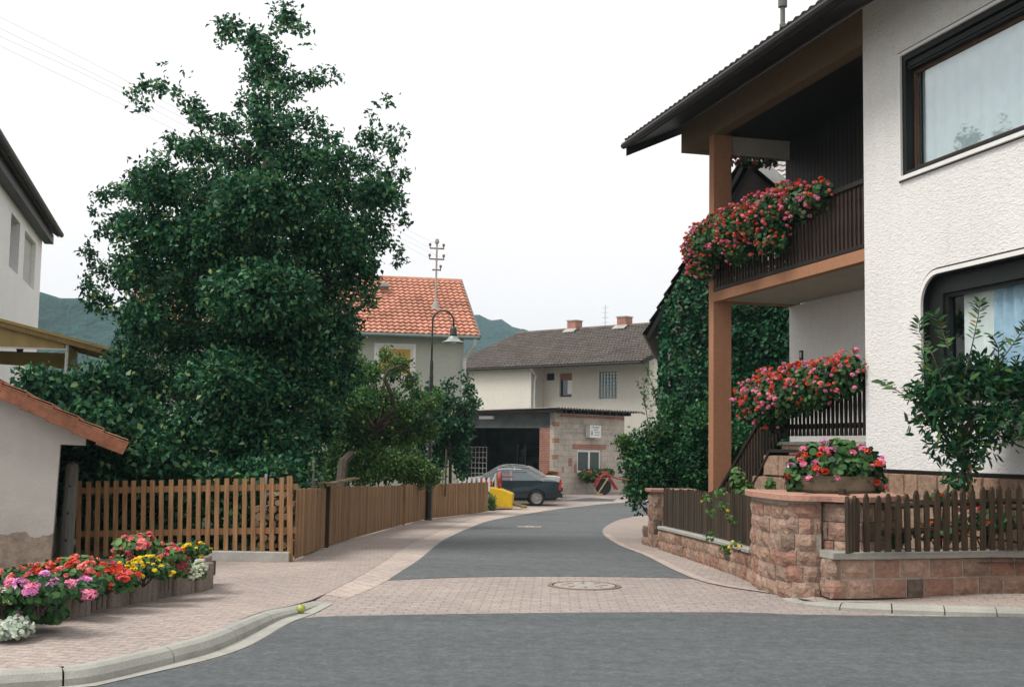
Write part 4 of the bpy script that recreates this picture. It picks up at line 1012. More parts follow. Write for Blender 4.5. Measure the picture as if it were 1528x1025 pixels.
for i in range(15):
    b = Vector((xe+.06,-.33,ze-.05))+up_*(i*Ls); e = b+up_*(Ls*1.06); tilt = nu_*.022
    mb.prism([b-nu_*.10+tilt, e-nu_*.10-tilt*.3, e+nu_*.055-tilt*.3, b+nu_*.055+tilt], (0,.06,0))
    mb.prism([b+nu_*.056+tilt, e+nu_*.056-tilt*.3, e+nu_*.075-tilt*.3, b+nu_*.075+tilt], (0,.26,0))
mb.build('verge_tile', M_tiler, SH, bevel=.008)
# ------------------------------------------------------------------ white house on the left
pc = at(61, 400, 33.8)
LH = thing('white_house', 'tall white house with dark eaves and shuttered upper windows, left edge', 'house', (pc.x, pc.y, -.5), R(104.9))
LI = WM[LH].inverted()
M_lwall = stucco('left_house_render', (.88,.87,.84), .4, 20, (1,1,1), .1, .01)
def on_wall(px, py):        # where a sight line meets the street wall of this house, local x,z
    d = ray(px, py); o = Vector((0,0,CZ)); a = LI @ o; b = (LI @ (o+d))-a
    k = -a.y/b.y; q = a+b*k; return q.x, q.z
w1a, w1b = on_wall(17, 322), on_wall(26.5, 410); w2a, w2b = on_wall(37.5, 343), on_wall(50.5, 432)
z1t = 6.3+.5; 
za, zb = w2a[1], on_wall(37.5, 421)[1]
holes = [(w1a[0], w1b[0], zb, za), (w2a[0], w2b[0], zb, za), (w2a[0]+.25, w2b[0]-.2, 1.3, 3.3), (w1a[0]-1.5, w1b[0]+.2, .6, 3.3)]
ez = on_wall(61, 347)[1]
mb = MB(); mb.wall(-14, 0, 0, ez+.1, 0, .35, holes); mb.box(-.35, 0, .35, 8, 0, ez+.1); mb.box(-14,-13.7,.35,8,0,ez+.1); mb.box(-13.7,-.35,7.7,8,0,ez+.1)
mb.prism([(-.02,0.02,ez+.1),(-.02,8,ez+.1),(-.02,4,ez+2.9)], (-.3,0,0)); mb.build('wall', M_lwall, LH)
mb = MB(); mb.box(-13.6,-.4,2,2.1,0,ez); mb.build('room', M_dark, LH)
M_slat = mat('pale_roller_slats', (.55,.56,.52), .6, .1, 6)
def shutter(mb, x0, x1, z0, z1, y):
    z = z0
    while z < z1: mb.box(x0, x1, y, y+.02, z, min(z+.043, z1)); z += .055
    mb.box(x0, x1, y+.021, y+.03, z0, z1)
for (h, sh_) in ((holes[0], False), (holes[1], True), (holes[2], True)):
    f = window(LH, h[0], h[1], h[2], h[3], .22, .07, fm=M_darkwood, sill=.06, sm=M_darkwood)
    if sh_:
        mb = MB(); shutter(mb, h[0]+.02, h[1]-.02, h[2], h[3]-.02, .12); mb.build('roller_shutter', M_slat, f)
h = holes[3]; mb = MB(); mb.box(h[0], h[1], .25, .3, h[2], h[3]); mb.build('door', M_darkwood, LH)
ov = .38
mb = MB(); mb.box(-14.5, .38, -ov+.12, .0, ez-.02, ez+.06); mb.build('soffit', M_verge, LH)
mb = MB(); mb.box(-14.5, .40, -.26, -.02, ez-.20, ez-.021); mb.build('eaves_board', M_verge, LH)
k_ = math.tan(R(35))
mb = MB(); mb.prism([(-14.6,-ov,ez+.02),(-14.6,4,ez+.02+(4+ov)*k_),(-14.6,4,ez+.16+(4+ov)*k_),(-14.6,-ov,ez+.16)], (15.1,0,0)); mb.prism([(-14.6,8.9,ez+.02),(-14.6,4,ez+.02+(4+ov)*k_),(-14.6,4,ez+.16+(4+ov)*k_),(-14.6,8.9,ez+.16)], (15.1,0,0)); mb.build('roof', M_tileb, LH)
mb = MB(); mb.tube([(-14.6,-ov-.07,ez+.1),(.5,-ov-.07,ez+.1)], .075, 8); mb.build('gutter', M_verge, LH)
# tan awning with posts
M_awn = mat('tan_awning', (.46,.33,.13), .8, .15, 4, .2, 30)
cA = at(97, 502, 24.0)
AW = thing('awning', 'tan sloping timber and canvas terrace canopy on white posts by left house', 'awning', (cA.x, 24.0, -.2), R(14.9))
# local x across (away from the house to +x), y along the house
zt1 = cA.z+.2; hz = at(-60, 444, 24).z+.2; Wd = 3.4; Ly = 2.0
mb = MB(); mb.prism([(-Wd,-.15,hz+.02),(1.05,-.15,zt1-.30),(1.05,-.15,zt1-.24),(-Wd,-.15,hz+.08)], (0,Ly+.5,0)); mb.build('roof', M_awn, AW)
mb = MB()
for i in range(5): y = -.1+i*(Ly+.3)/4; mb.bar((-Wd,y,hz-.03),(1.02,y,zt1-.35), .06, .09)
mb.build('rafter', wood('tan_wood', (.36,.24,.10)), AW)
mb = MB(); mb.prism([(-Wd,-.02,hz-.1),(0,-.02,zt1-.1),(0,-.02,zt1-.28),(-Wd,-.02,zt1-.25)], (0,.03,0)); mb.prism([(-2.2,Ly,zt1-.2),(0,Ly,zt1-.2),(.15,Ly,zt1-.55),(-2.2,Ly,zt1-.45)], (0,.03,0)); mb.prism([(.02,0,zt1-.1),(.02,Ly,zt1-.1),(.02,Ly,zt1-.5),(.02,0,zt1-.45)],(.03,0,0)); mb.build('side_panel', M_awn, AW)
for y in (0, Ly): mb = MB(); mb.tube([(.05,y,0),(.05,y,zt1-.15)], .035, 8); mb.build('post', M_white, AW)
mb = MB(); mb.box(-Wd,0.05,-.06,-.03,zt1-.28,zt1-.25); mb.build('trim', M_white, AW)
q = at(30, 516, 24.6)
LN = thing('wall_lantern', 'small black lantern hanging under the tan canopy', 'lantern', q)
mb = MB(); mb.lathe([(.06,-.14),(.10,.04),(.03,.1),(.02,.14)], (0,0,0), 6); mb.build('cage', M_black, LN); mb = MB(); mb.tube([(0,0,.12),(0,0,.26)], .01, 5); mb.build('chain', M_black, LN)

# ------------------------------------------------------------------ orange roofed house
oc = at(690, 600, 44.0); oa = R(11)
OH = thing('grey_house', 'pale grey rendered house with bright orange tiled roof behind the trees', 'house', (oc.x, 44.0, -.6), oa)
M_ow = stucco('grey_green_render', (.47,.48,.42), .35, 16, (1,1,1), .1, .012)
we = at(690, 503, 44).z+.6; wl = -11.5
wx0 = -3.15; wx1 = -1.85; wz0 = at(590, 562, 43.6).z+.6; wz1 = at(590, 517, 43.6).z+.6
mb = MB(); mb.wall(wl, 0, 0, we, 0, .35, [(wx0,wx1,wz0,wz1),(-8,-6.8,wz0,wz1),(-8,-6.8,1.2,2.5)]); mb.box(-.35,0,.35,8.8,0,we); mb.box(wl,wl+.35,.35,8.8,0,we); mb.box(wl+.35,-.35,8.5,8.8,0,we)
mb.prism([(-.01,.02,we),(-.01,8.8,we),(-.01,4.4,we+2.45)],(-.3,0,0)); mb.prism([(wl+.3,.02,we),(wl+.3,8.8,we),(wl+.3,4.4,we+2.45)],(-.3,0,0)); mb.build('wall', M_ow, OH)
M_blind = mat('yellow_blind', (.60,.37,.09), .7, .08, 6)
for (a, b, c, d) in ((wx0,wx1,wz0,wz1),(-8,-6.8,wz0,wz1),(-8,-6.8,1.2,2.5)):
    f = window(OH, a, b, c, d, .04, .09, sill=.06, sm=M_white); mb = MB(); shutter(mb, a+.09, b-.09, c+.09, d-.09, .03); mb.build('roller_shutter', M_blind, f)
mb = MB(); frame_ring(mb, wx0-.1, wx1+.1, wz0-.1, wz1+.1, -.02, .02, .12); mb.build('window_surround', M_white, OH)
rs = .58; el = Vector((0, 4.75, 2.62)); upv = el.normalized(); ns = int(el.length/.33)+1
mb = MB(); tiles(mb, (wl-.4, -.42, we-.02), (1,0,0), upv, 58, ns, (.95-wl)/58, el.length/ns, .05, .05); mb.build('roof', M_tileo, OH)
mb = MB(); mb.prism([(wl-.38,-.38,we-.07),(wl-.38,4.4,we+2.56),(wl-.38,9.2,we-.07),(wl-.38,4.4,we+2.48)], (12.3,0,0)); mb.build('roof_boarding', M_greywood, OH)
mb = MB(); n_ = Vector((0,-4.75,2.62)).normalized(); tiles(mb, (.55,9.2,we-.02), (-1,0,0), n_, 58, ns, (.95-wl)/58, el.length/ns, .05, .05); mb.tube([(wl-.4,4.36,we+2.64),(.56,4.36,we+2.64)], .11, 8)
mb.build('ridge', M_tileo, OH)
mb = MB(); mb.bar((.53,-.42,we-.02),(.53,4.35,we+2.6), .05, .2); mb.build('barge_board', M_greywood, OH)
mb = MB(); mb.tube([(wl-.4,-.5,we-.06),(.5,-.5,we-.06)], .075, 8); mb.build('gutter', mat('teal_gutter', (.12,.16,.15), .6, .2), OH)
mb = MB(); mb.tube([(.35,-.5,we-.1),(.33,-.46,we-.3),(.05,-.12,we-.75),(.02,-.1,we-1.0),(.0,-.1,.2)], .075, 10); mb.build('downpipe', M_zinc, OH)
mb = MB(); mb.box(-6.0,-5.4,3.9,4.5,we+1.9,we+3.5); mb.box(-6.06,-5.34,3.84,4.56,we+3.5,we+3.6)
# roof mast with insulators
mp = WM[OH].inverted() @ at(650, 455, 45.5); mtop = (WM[OH].inverted() @ at(653, 360, 45.5)).z
mb = MB(); mb.tube([(mp.x,mp.y,mp.z-.4),(mp.x,mp.y,mtop)], .036, 8); mb.lathe([(.2,-.1),(.13,.12),(.06,.3)], (mp.x,mp.y,mp.z-.15), 10); mb.lathe([(.06,0),(.09,.06),(.07,.16),(.03,.2)], (mp.x,mp.y,mtop-.1), 10); mk = mb.build('roof_mast', M_conc, OH)
for kk, (py, hw) in enumerate(((371, .26),(387,.27),(403,.16))):
    zz = (WM[OH].inverted() @ at(652, py, 45.5)).z; mb = MB(); mb.bar((mp.x-hw,mp.y,zz),(mp.x+hw+.02,mp.y,zz), .05, .05)
    for sx_ in ((-1,1) if kk < 2 else (1,)): mb.tube([(mp.x+sx_*hw,mp.y,zz),(mp.x+sx_*hw,mp.y,zz+.12)], .02, 6); mb.lathe([(.02,.08),(.05,.1),(.05,.18),(.02,.2)], (mp.x+sx_*hw,mp.y,zz), 8)
    mb.build('insulator_arm', M_rub if 0 else mat('brown_ceramic', (.16,.09,.07), .4, .2), mk)
# small skylight
mb = MB(); kz = WM[OH].inverted() @ at(571, 430, 46.6); mb.cbox((kz.x, kz.y-.3, kz.z+.05), (.4,.35,.12), rx=R(29)); mb.build('skylight', M_greywood, OH)
# ------------------------------------------------------------------ brown roofed house
bc = at(968.5, 600, 58.0); ba = math.atan2(-.683,.73)
BH = thing('beige_house', 'long beige two storey house with brown tiled roof and two brick chimneys', 'house', (bc.x, 58.0, -.4), ba)
M_bw = stucco('beige_render', (.64,.61,.54), .35, 12, (1,1,1), .1, .012); M_bw2 = stucco('cream_gable_render', (.74,.72,.61), .3, 12, (1,1,1), .08, .012)
BI = WM[BH].inverted()
def bwl(px, py, y=0):
    d = ray(px, py); o = Vector((0,0,CZ)); a = BI @ o; b = (BI @ (o+d))-a; k = (y-a.y)/b.y; q = a+b*k; return q
ee = bwl(968, 538).z
def hole(x0, x1, y0, y1): a = bwl(x0, y0); b = bwl(x1, y1); m = (bwl((x0+x1)/2, y0).z, bwl((x0+x1)/2, y1).z); return (a.x, b.x, m[1], m[0])
hv = hole(815,827,557,567.5); h1 = hole(835,853,557,592); h2 = hole(894,921,554.5,595)
xs_ = bwl(811, 580).x; xl = bwl(792.5, 580, -1.0).x
mb = MB(); mb.wall(xs_-.2, 0, 0, ee+.15, 0, .35, [hv,h1,h2]); mb.box(-14, xl, -1.0, .35, 0, ee-.14); mb.box(-14,xl,.36,9.5,0,ee); mb.box(xl+.002,xs_-.2,.1,.4,0,ee+.1); mb.box(-13.9,-.4,9.2,9.5,0,ee)
mb.build('wall', M_bw, BH)
mb = MB(); mb.prism([(-.35,.36,0),(-.35,9.5,0),(-.35,9.5,ee+.1),(-.35,4.9,ee+2.2),(-.35,.36,ee+.2)], (.34,0,0)); mb.build('gable_wall', M_bw2, BH)
for (h, kind) in ((hv,'v'),(h1,'w'),(h2,'g')):
    if kind == 'v':
        mb = MB(); mb.box(h[0],h[1],.1,.14,h[2],h[3])
        for i in range(4): mb.box(h[0],h[1],.05,.1,h[2]+(h[3]-h[2])*i/4,h[2]+(h[3]-h[2])*(i+.4)/4)
        mb.build('vent', M_black, BH)
    elif kind == 'w':
        f = window(BH, *h, .12, .08, fm=M_darkwood, sill=.06, sm=M_conc); mb = MB(); shutter(mb, h[0]+.03, h[1]-.03, h[3]-(h[3]-h[2])*.27, h[3]-.02, .07); mb.build('roller_shutter', mat('brown_slats', (.30,.15,.08), .7), f)
        mb = MB(); curtain(mb, h[0]+.45, h[1]-.06, h[2]+.15, h[3]-(h[3]-h[2])*.3, .125, .004, .2); mb.build('curtain', M_white, f)
    else:
        f = window(BH, *h, .06, .05, mull=[h[0]+(h[1]-h[0])*i/6 for i in range(1,6)], rails=[h[2]+(h[3]-h[2])*i/8 for i in range(1,8)], fm=mat('grey_mortar_grid', (.22,.25,.24), .7), sill=.05, pane=glass('glass_block', (.16,.22,.22), .12, False, .15))
mb = MB(); rl_ = 13.2; e0 = Vector((0,6.4,2.45)); nr_ = int(e0.length/.34); zoff = ee+.0
tiles(mb, (-13.4,-1.4,zoff-.15), (1,0,0), e0.normalized(), 64, nr_, 14.05/64, e0.length/nr_, .045, .045); mb.build('roof', M_tileb, BH)
mb = MB(); ry_ = 5.0; rz2 = zoff-.15+2.45
tiles(mb, (.65,11.4,zoff-.15), (-1,0,0), Vector((0,-6.4,2.45)).normalized(), 64, nr_, 14.05/64, e0.length/nr_, .045, .045); mb.tube([(-13.4,ry_,rz2+.08),(.68,ry_,rz2+.08)], .12, 8); mb.build('ridge', M_tileb, BH)
mb = MB(); mb.prism([(-13.35,-1.35,zoff-.22),(-13.35,5,rz2-.05),(-13.35,11.3,zoff-.22),(-13.35,5,rz2-.15)], (13.95,0,0)); mb.bar((.64,-1.42,zoff-.2),(.64,5,rz2-.05), .06, .2); mb.build('roof_boarding', M_verge, BH)
mb = MB(); mb.tube([(-13.4,-1.47,zoff-.2),(.6,-1.47,zoff-.2)], .06, 8); mb.build('gutter', M_verge, BH)
mb = MB(); mb.tube([(xl+.3,-1.4,zoff-.2),(xl+.25,-.9,zoff-.6),(xl+.12,-.85,zoff-.9),(xl+.12,-.85,.2)], .06, 8); mb.build('downpipe', M_zinc, BH)
M_brick = pavers('orange_brick', (.42,.15,.085), (.33,.11,.07), .24, .08, 0, .008, .9)
def brickmat(name, c, c2, bw, bh, mcol, ms=.012):
    t = NT(name); tc_ = t.n.new('ShaderNodeTexCoord'); sp_ = t.n.new('ShaderNodeSeparateXYZ'); t.l.new(tc_.outputs['Object'], sp_.inputs[0])
    a_ = t.n.new('ShaderNodeMath'); a_.operation = 'ADD'; t.l.new(sp_.outputs['X'], a_.inputs[0]); t.l.new(sp_.outputs['Y'], a_.inputs[1])
    cb = t.n.new('ShaderNodeCombineXYZ'); t.l.new(a_.outputs[0], cb.inputs[0]); t.l.new(sp_.outputs['Z'], cb.inputs[1])
    b = t.n.new('ShaderNodeTexBrick'); t.l.new(cb.outputs[0], b.inputs['Vector']); b.inputs['Scale'].default_value = 1; b.inputs['Brick Width'].default_value = bw; b.inputs['Row Height'].default_value = bh
    b.inputs['Mortar Size'].default_value = ms; b.inputs['Color1'].default_value = (*c,1); b.inputs['Color2'].default_value = (*c2,1); b.inputs['Mortar'].default_value = (*mcol,1)
    col = t.mix(1.0, b.outputs['Color'], t.ramp(t.noise(1.5, 5, .7), [(.3,(.75,)*3),(.7,(1.2,)*3)]), 'MULTIPLY'); col = t.mix(.5, col, t.mix(1.0, col, t.ramp(t.noise(25, 3, .7), [(.3,(.6,)*3),(.7,(1.4,)*3)]), 'MULTIPLY'))
    t.setc(col); t.b.inputs['Roughness'].default_value = .92; t.l.new(t.bump(b.outputs['Fac'], .6, -.01), t.b.inputs['Normal']); return t.m
M_brick = brickmat('brick_masonry', (.42,.14,.08), (.30,.10,.06), .24, .083, (.36,.30,.26)); M_block = brickmat('concrete_block', (.42,.385,.33), (.50,.44,.37), .5, .24, (.35,.31,.26))
for px in (857.5, 932):
    d = bwl(px, 492, 5.0); mb = MB(); mb.box(d.x-.30,d.x+.30,4.7,5.3,rz2-.5,rz2+.55); c = mb.build('chimney', M_brick, BH); mb = MB(); mb.box(d.x-.34,d.x+.34,4.66,5.34,rz2+.55,rz2+.61); mb.build('cap', M_conc, c)
    mb = MB(); mb.prism([(d.x-.42,4.4,rz2-.10),(d.x+.42,4.4,rz2-.10),(d.x+.42,4.7,rz2+.10),(d.x-.42,4.7,rz2+.10)], (0,0,.03)); mb.build('flashing', M_conc, c)
d = bwl(903, 480, 5.0); mb = MB(); zt2 = bwl(903, 455, 5.0).z; mb.tube([(d.x,5,rz2),(d.x,5,zt2)], .025, 5)
for i in range(4): mb.tube([(d.x-.22,5,zt2-.15-i*.28),(d.x+.22,5,zt2-.15-i*.28)], .012, 4)
mb.build('antenna', M_zinc, BH)

# ------------------------------------------------------------------ open garage of concrete block
gc = at(826, 700, 53.0); ga = math.atan2(.730,.683)
GA = thing('garage', 'bare concrete block garage with corrugated roof and wide open bay', 'garage', (gc.x, 53.0, -.47), ga)
GI = WM[GA].inverted()
def gl_(px, py, y=None, x=None):
    d = ray(px, py); o = Vector((0,0,CZ)); a = GI @ o; b = (GI @ (o+d))-a
    k = (y-a.y)/b.y if y is not None else (x-a.x)/b.x; return a+b*k
a = gl_(861.5, 672, y=0); b = gl_(897, 705, y=0); gw = (a.x, b.x, gl_(880,705,y=0).z, gl_(880,671,y=0).z)
GL = gl_(931, 700, y=0).x; top = gl_(826, 614, y=0).z
oL = gl_(690, 660, x=0).y; oR = gl_(805, 660, x=0).y; ot = gl_(760, 639, x=0).z
mb = MB(); mb.wall(0, GL, -.05, top, 0, .24, [gw]); mb.box(GL-.24,GL,.24,8.2,-.05,top-.2); mb.box(.0,GL-.24,7.95,8.2,-.05,top-.25); mb.build('wall', M_block, GA)
mb = MB(); mb.box(0,.24,.245,oR,-.05,ot+.02); mb.build('brick_pier', M_brick, GA)
mb = MB(); mb.box(.005,.24,.245,8.1,ot+.02,top-.1); mb.build('fascia', mat('dark_grey_sheet', (.10,.12,.12), .8, .3, 2), GA)
mb = MB(); mb.box(0,.24,7.0,8.1,-.05,ot+.015); mb.build('door_jamb', M_conc, GA)
# brick accents toothed into the block corner and window
mb = MB()
for i in range(9):
    if i % 2 == 0 or rnd.random() < .4: mb = MB(); mb.box(.0-.004, rnd.choice([.25,.35,.3]), -.006, .1, .1+i*.36, .1+i*.36+.2); mb.build('brick_toothing', M_brick, GA)
for bx in ((gw[0]-.35, gw[1]+.35, -.006, .1, gw[3]+.02, gw[3]+.24),(1.0,1.25,-.006,.1,1.25,1.6),(.55,.68,-.006,.1,.95,1.25),(gw[0]-.22,gw[0]-.02,-.006,.1,.95,1.35),(.36,GL,-.006,.1,top-.22,top-.1)):
    mb = MB(); mb.box(*bx); mb.build('brick_course', M_brick, GA)
mb = MB(); zb_ = gl_(880, 646, y=0).z; mb.box(.4, GL-.02, -.008, .05, zb_-.05, zb_+.04); mb.build('lintel_band', M_conc, GA)
f = window(GA, *gw, .05, .1, mull=[(gw[0]+gw[1])/2+.03], sill=.05)
mb = MB(); n = 120; Lr = GL+.9; vs = []
for j, yy in enumerate((-.7, 8.6)):
    for i in range(n+1):
        x = -.55+(Lr+.2)*i/n; vs.append((x, yy, top+.14-.02*max(0,yy)+.035*math.sin(i*2*math.pi/4.0)))
fs = [(i, i+1, n+2+i, n+1+i) for i in range(n)]
mb.add(vs, fs); vs = [(x, y, z+.015) for x, y, z in vs]; mb.add(vs, fs); mb.build('roof', mat('fibre_cement', (.19,.17,.155), .9, .3, 3, .3, 30), GA)
mb = MB()
for i in range(10): x = .2+i*(GL-.4)/9; mb.box(x-.06,x+.06,-.5,-.01,top-.06,top+.08)
mb.box(-.5,.0,-.5,8.3,top-.04,top+.06); mb.build('rafter', M_darkwood, GA)
mb = MB(); q = gl_(715, 623, x=-.05); r_ = gl_(738, 623, x=-.05); mb.box(-.16,-.03,min(q.y,r_.y),max(q.y,r_.y)-.1,q.z-.07,q.z+.07); mb.build('strip_lamp', M_white, GA)
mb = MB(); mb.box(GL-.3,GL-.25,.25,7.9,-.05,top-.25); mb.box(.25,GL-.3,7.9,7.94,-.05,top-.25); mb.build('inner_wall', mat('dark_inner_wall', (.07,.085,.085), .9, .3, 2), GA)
mb = MB(); mb.box(.05,GL-.3,.3,7.9,-.04,.005); mb.build('floor_slab', M_conc, GA)
# things in the bay
sv = thing('tool_rack', 'dark shelving with stacked machine parts inside the open garage', 'shelf', WM[GA] @ Vector((3.2,4.0,.02)), ga)
mb = MB()
for x in (-.9,.9):
    for y in (-.25,.25): mb.box(x-.03,x+.03,y-.03,y+.03,0,2.2)
mb.build('upright', M_black, sv); mb = MB()
for z in (.3,.95,1.6,2.15): mb.box(-.95,.95,-.29,.29,z,z+.04)
mb.build('shelf', M_darkwood, sv)
for z in (.34,.99,1.64):
    for x in (-.6,-.1,.45): mb = MB(); mb.cbox((x,0,z+.17),(rnd.uniform(.25,.4),.35,rnd.uniform(.2,.33)), rnd.uniform(-.2,.2)); mb.build('machine_part', mat('dull_green_crates', (.05,.08,.07), .8, .3, 3, island=.5), sv)
gr = thing('metal_grid', 'pale square wire mesh panel leaning inside the garage bay', 'wire mesh', WM[GA] @ Vector((1.4,6.2,.02)), ga+R(90))
mb = MB()
for i in range(7): mb.box(-.75+i*.25-.012,-.75+i*.25+.012,-.012,.012,.5,2.0)
for i in range(7): mb.box(-.75,.75,-.014,.014,.5+i*.25-.012,.5+i*.25+.012)
mb.build('mesh', mat('pale_wire', (.45,.46,.42), .5), gr); mb = MB(); mb.tube([(-.7,0,0),(-.7,0,.5)], .02, 5); mb.tube([(.7,0,0),(.7,0,.5)], .02, 5); mb.build('leg', M_steel, gr)
sk = thing('feed_sack', 'pale rounded sack standing in the garage mouth beside the downpipe', 'sack', WM[GA] @ Vector((.8,6.6,.02)))
mb = MB(); mb.lathe([(.2,0),(.25,.1),(.26,.6),(.2,.95),(.1,1.05),(.03,1.07)], (0,0,0), 12); mb.build('sack', mat('sackcloth', (.38,.38,.34), .9, .2, 6), sk, smooth=True)
# sign box with faded green lettering and a small fir tree
q = gl_(880.5, 653, y=-.3); r_ = gl_(897, 635, y=-.3)
SG = thing('sign_box', 'small white boxed shop sign with green lettering over the garage window', 'sign', WM[GA] @ Vector(((q.x+r_.x)/2, -.16, (q.z+r_.z)/2)), ga)
hw_ = (r_.x-q.x)/2; hh_ = (r_.z-q.z)/2
mb = MB(); mb.box(-hw_,hw_,-.14,.14,-hh_,hh_); mb.build('case', M_white, SG, bevel=.01)
mb = MB(); M_gr = mat('green_lettering', (.02,.16,.11), .6)
def word(mb, x0, x1, z, h, n):
    w_ = (x1-x0)/n
    for i in range(n):
        a_ = x0+i*w_; s_ = w_*.2
        mb.box(a_, a_+s_, -.146, -.141, z, z+h)
        mb.box(a_+s_, a_+w_*.7, -.146, -.141, z+h*.4, z+h*.58)
        if i % 2: mb.box(a_+w_*.5, a_+w_*.7, -.146, -.141, z, z+h*.38)
        else: mb.box(a_+s_, a_+w_*.7, -.146, -.141, z+h*.82, z+h)
word(mb, -hw_*.7, hw_*.75, hh_*.55, hh_*.27, 7); word(mb, -hw_*.3, hw_*.45, hh_*.16, hh_*.25, 4); word(mb, -hw_*.25, hw_*.8, -hh_*.22, hh_*.2, 6); word(mb, -hw_*.2, hw_*.7, -hh_*.62, hh_*.17, 7); mb.build('lettering', M_gr, SG)
mb = MB()
for i in range(3): z = -hh_*.5+i*hh_*.22; w_ = hw_*(.17-.04*i); mb.prism([(-hw_*.66-w_,-.146,z),(-hw_*.66+w_,-.146,z),(-hw_*.66,-.146,z+hh_*.32)], (0,.006,0))
mb.box(-hw_*.69,-hw_*.63,-.146,-.141,-hh_*.66,-hh_*.5); mb.build('fir_emblem', M_gr, SG)
# window box
t = thing('flower_box', 'green window box with a few red flowers under the garage window', 'flower box', WM[GA] @ Vector(((gw[0]+gw[1])/2+.1,-.22,gw[2]-.02)), ga)
mb = MB(); mb.box(-.85,.85,-.14,.1,-.2,.0); mb.build('box', M_verge, t)
cl = [tuple(WM[t] @ Vector((x, -.15, z)))+(.32,.32,.2) for x, z in ((-.75,-.05),(-.4,0),(0,-.05),(.4,0),(.8,.02),(-.5,-.25))]
flower_mass(t, cl, 700, 16, ['red','salmon'], .07, .09, mt=M_geranl)
pp = thing('flower_pot', 'white pot of red flowers at the garage corner behind the car', 'flower pot', at(822, 738, 52.2)-Vector((0,0,0)))
pz = zg(52.2)-WM[pp].translation.z
mb = MB(); mb.lathe([(.14,pz),(.2,pz+.5),(.23,pz+.55),(.2,pz+.56)], (0,0,0), 12); mb.tube([(0,0,pz+.5),(0,0,pz+1.0)],.03,6); mb.build('pot', M_white, pp)
wp = WM[pp].translation; flower_mass(pp, [(wp.x,wp.y,wp.z+pz+.85,.25,.25,.2)], 120, 14, ['red'], .06, .09)
# ------------------------------------------------------------------ ivy clad house and the tiled roof behind it
ic = at(997, 600, 27.5); ia = R(-9)
IH = thing('old_house', 'old house with ivy covered gable and dark verge behind the terracotta pillar', 'house', (ic.x, 27.5, -.3), ia)
II = WM[IH].inverted()
def ivl(px, py, y=0):
    d = ray(px, py); o = Vector((0,0,CZ)); a = II @ o; b = (II @ (o+d))-a; return a+b*((y-a.y)/b.y)
tip = ivl(967, 507, -.14); apx = ivl(1117, 236, -.14); rgt = ivl(1167, 278, -.14)
sR = (apx.z-rgt.z)/(rgt.x-apx.x); sL = (apx.z-tip.z)/(apx.x-tip.x)
zL0 = tip.z+sL*(0-tip.x)
mb = MB(); Wd_ = 8.5
mb.prism([(0,0,-.2),(Wd_,0,-.2),(Wd_,0,apx.z-sR*(Wd_-apx.x)-.15),(apx.x,0,apx.z-.2),(0,0,zL0-.12)], (0,7,0)); mb.build('wall', M_stucco2, IH)
mb = MB(); th = .16
mb.prism([(tip.x,-.14,tip.z-.02),(apx.x,-.14,apx.z-.02),(apx.x,-.14,apx.z+th),(tip.x-.03,-.14,tip.z+th*.6)], (0,7.5,0))
mb.prism([(apx.x+.001,-.4,apx.z-.02),(Wd_+.5,-.4,apx.z-sR*(Wd_+.5-apx.x)),(Wd_+.5,-.4,apx.z-sR*(Wd_+.5-apx.x)+th),(apx.x+.001,-.4,apx.z+th)], (0,7.8,0)); rf = mb.build('roof', M_verge, IH)
mb = MB(); 
tiles(mb, (tip.x-.05,-.16,tip.z+th*.7), (0,1,0), Vector((apx.x-tip.x,0,apx.z-tip.z)), 35, 14, .225, .34, .04, .04); mb.build('roof_tile', M_tileb, IH)
mb = MB(); mb.bar((apx.x+.02,-.43,apx.z-.02),(Wd_+.4,-.43,apx.z-sR*(Wd_+.4-apx.x)+.02), .05, .24); mb.build('barge_board', M_zinc, IH)
GRH = thing('tiled_house', 'house with pale grey tiled roof glimpsed through the upper balcony opening', 'house', (at(1110,300,36).x, 36, -.3), R(-20))
mb = MB(); mb.box(0,9,0,7,0,9.4); mb.build('wall', M_stucco2, GRH)
mb = MB(); e1 = Vector((0,4.2,3.6)); tiles(mb, (-.4,-.6,9.3), (1,0,0), e1, 44, 17, .22, .33, .05, .05); mb.build('roof', M_tileg, GRH)
mb = MB(); mb.prism([(-.35,-.5,9.3),(-.35,3.6,12.8),(-.35,7.6,9.3),(-.35,3.6,12.65)], (9.6,0,0)); mb.build('roof_boarding', M_verge, GRH)
mb = MB(); mb.prism([(1.35,-.03,6.6),(4.2,-.03,6.6),(3.4,-.03,apx.z-sR*(3.4-apx.x)-.15),(apx.x,-.03,apx.z-.2),(1.35,-.03,apx.z-.2-sL*(apx.x-1.35))], (0,.028,0)); mb.build('gable_shade_panel', M_darkwood, IH)  # added dark panel standing in for shade under the gable overhang
# ivy: leaves on the gable wall, thicker in lumps
M_ivy = leafmat('ivy_leaves', [(0,(.006,.052,.026)), (.5,(.012,.088,.040)), (.85,(.03,.135,.055)), (1,(.09,.22,.08))], .1, .42)
IV = thing('ivy', 'dense dark green ivy covering the gable wall of the old house', 'ivy', (ic.x+.6, 27.3, -.3))
n = 42000; xs = nr.rand(n)*(5.6+.25)-.12; zs = nr.rand(n)**.95*9.3-.1
ztop = np.where(xs < apx.x, apx.z+.0-sL*(apx.x-xs), apx.z-.3-sR*(xs-apx.x)); keep = (zs < ztop+.05) & ((xs < 1.25) | (zs < 6.35+.25*np.sin(xs*5))); xs, zs = xs[keep], zs[keep]; n = len(xs)
bump_ = np.array([noise.noise(Vector((a*1.1, 0, b*.9)))+.5*noise.noise(Vector((a*3, 5, b*2.6))) for a, b in zip(xs, zs)])
ys = -.10-.20*np.clip(bump_+.55, 0, 1.4)-.09*nr.rand(n)-np.where(zs < 2, (2-zs)*.12, 0)
edge_ = np.where(xs < .1, .05*nr.normal(size=n), 0)
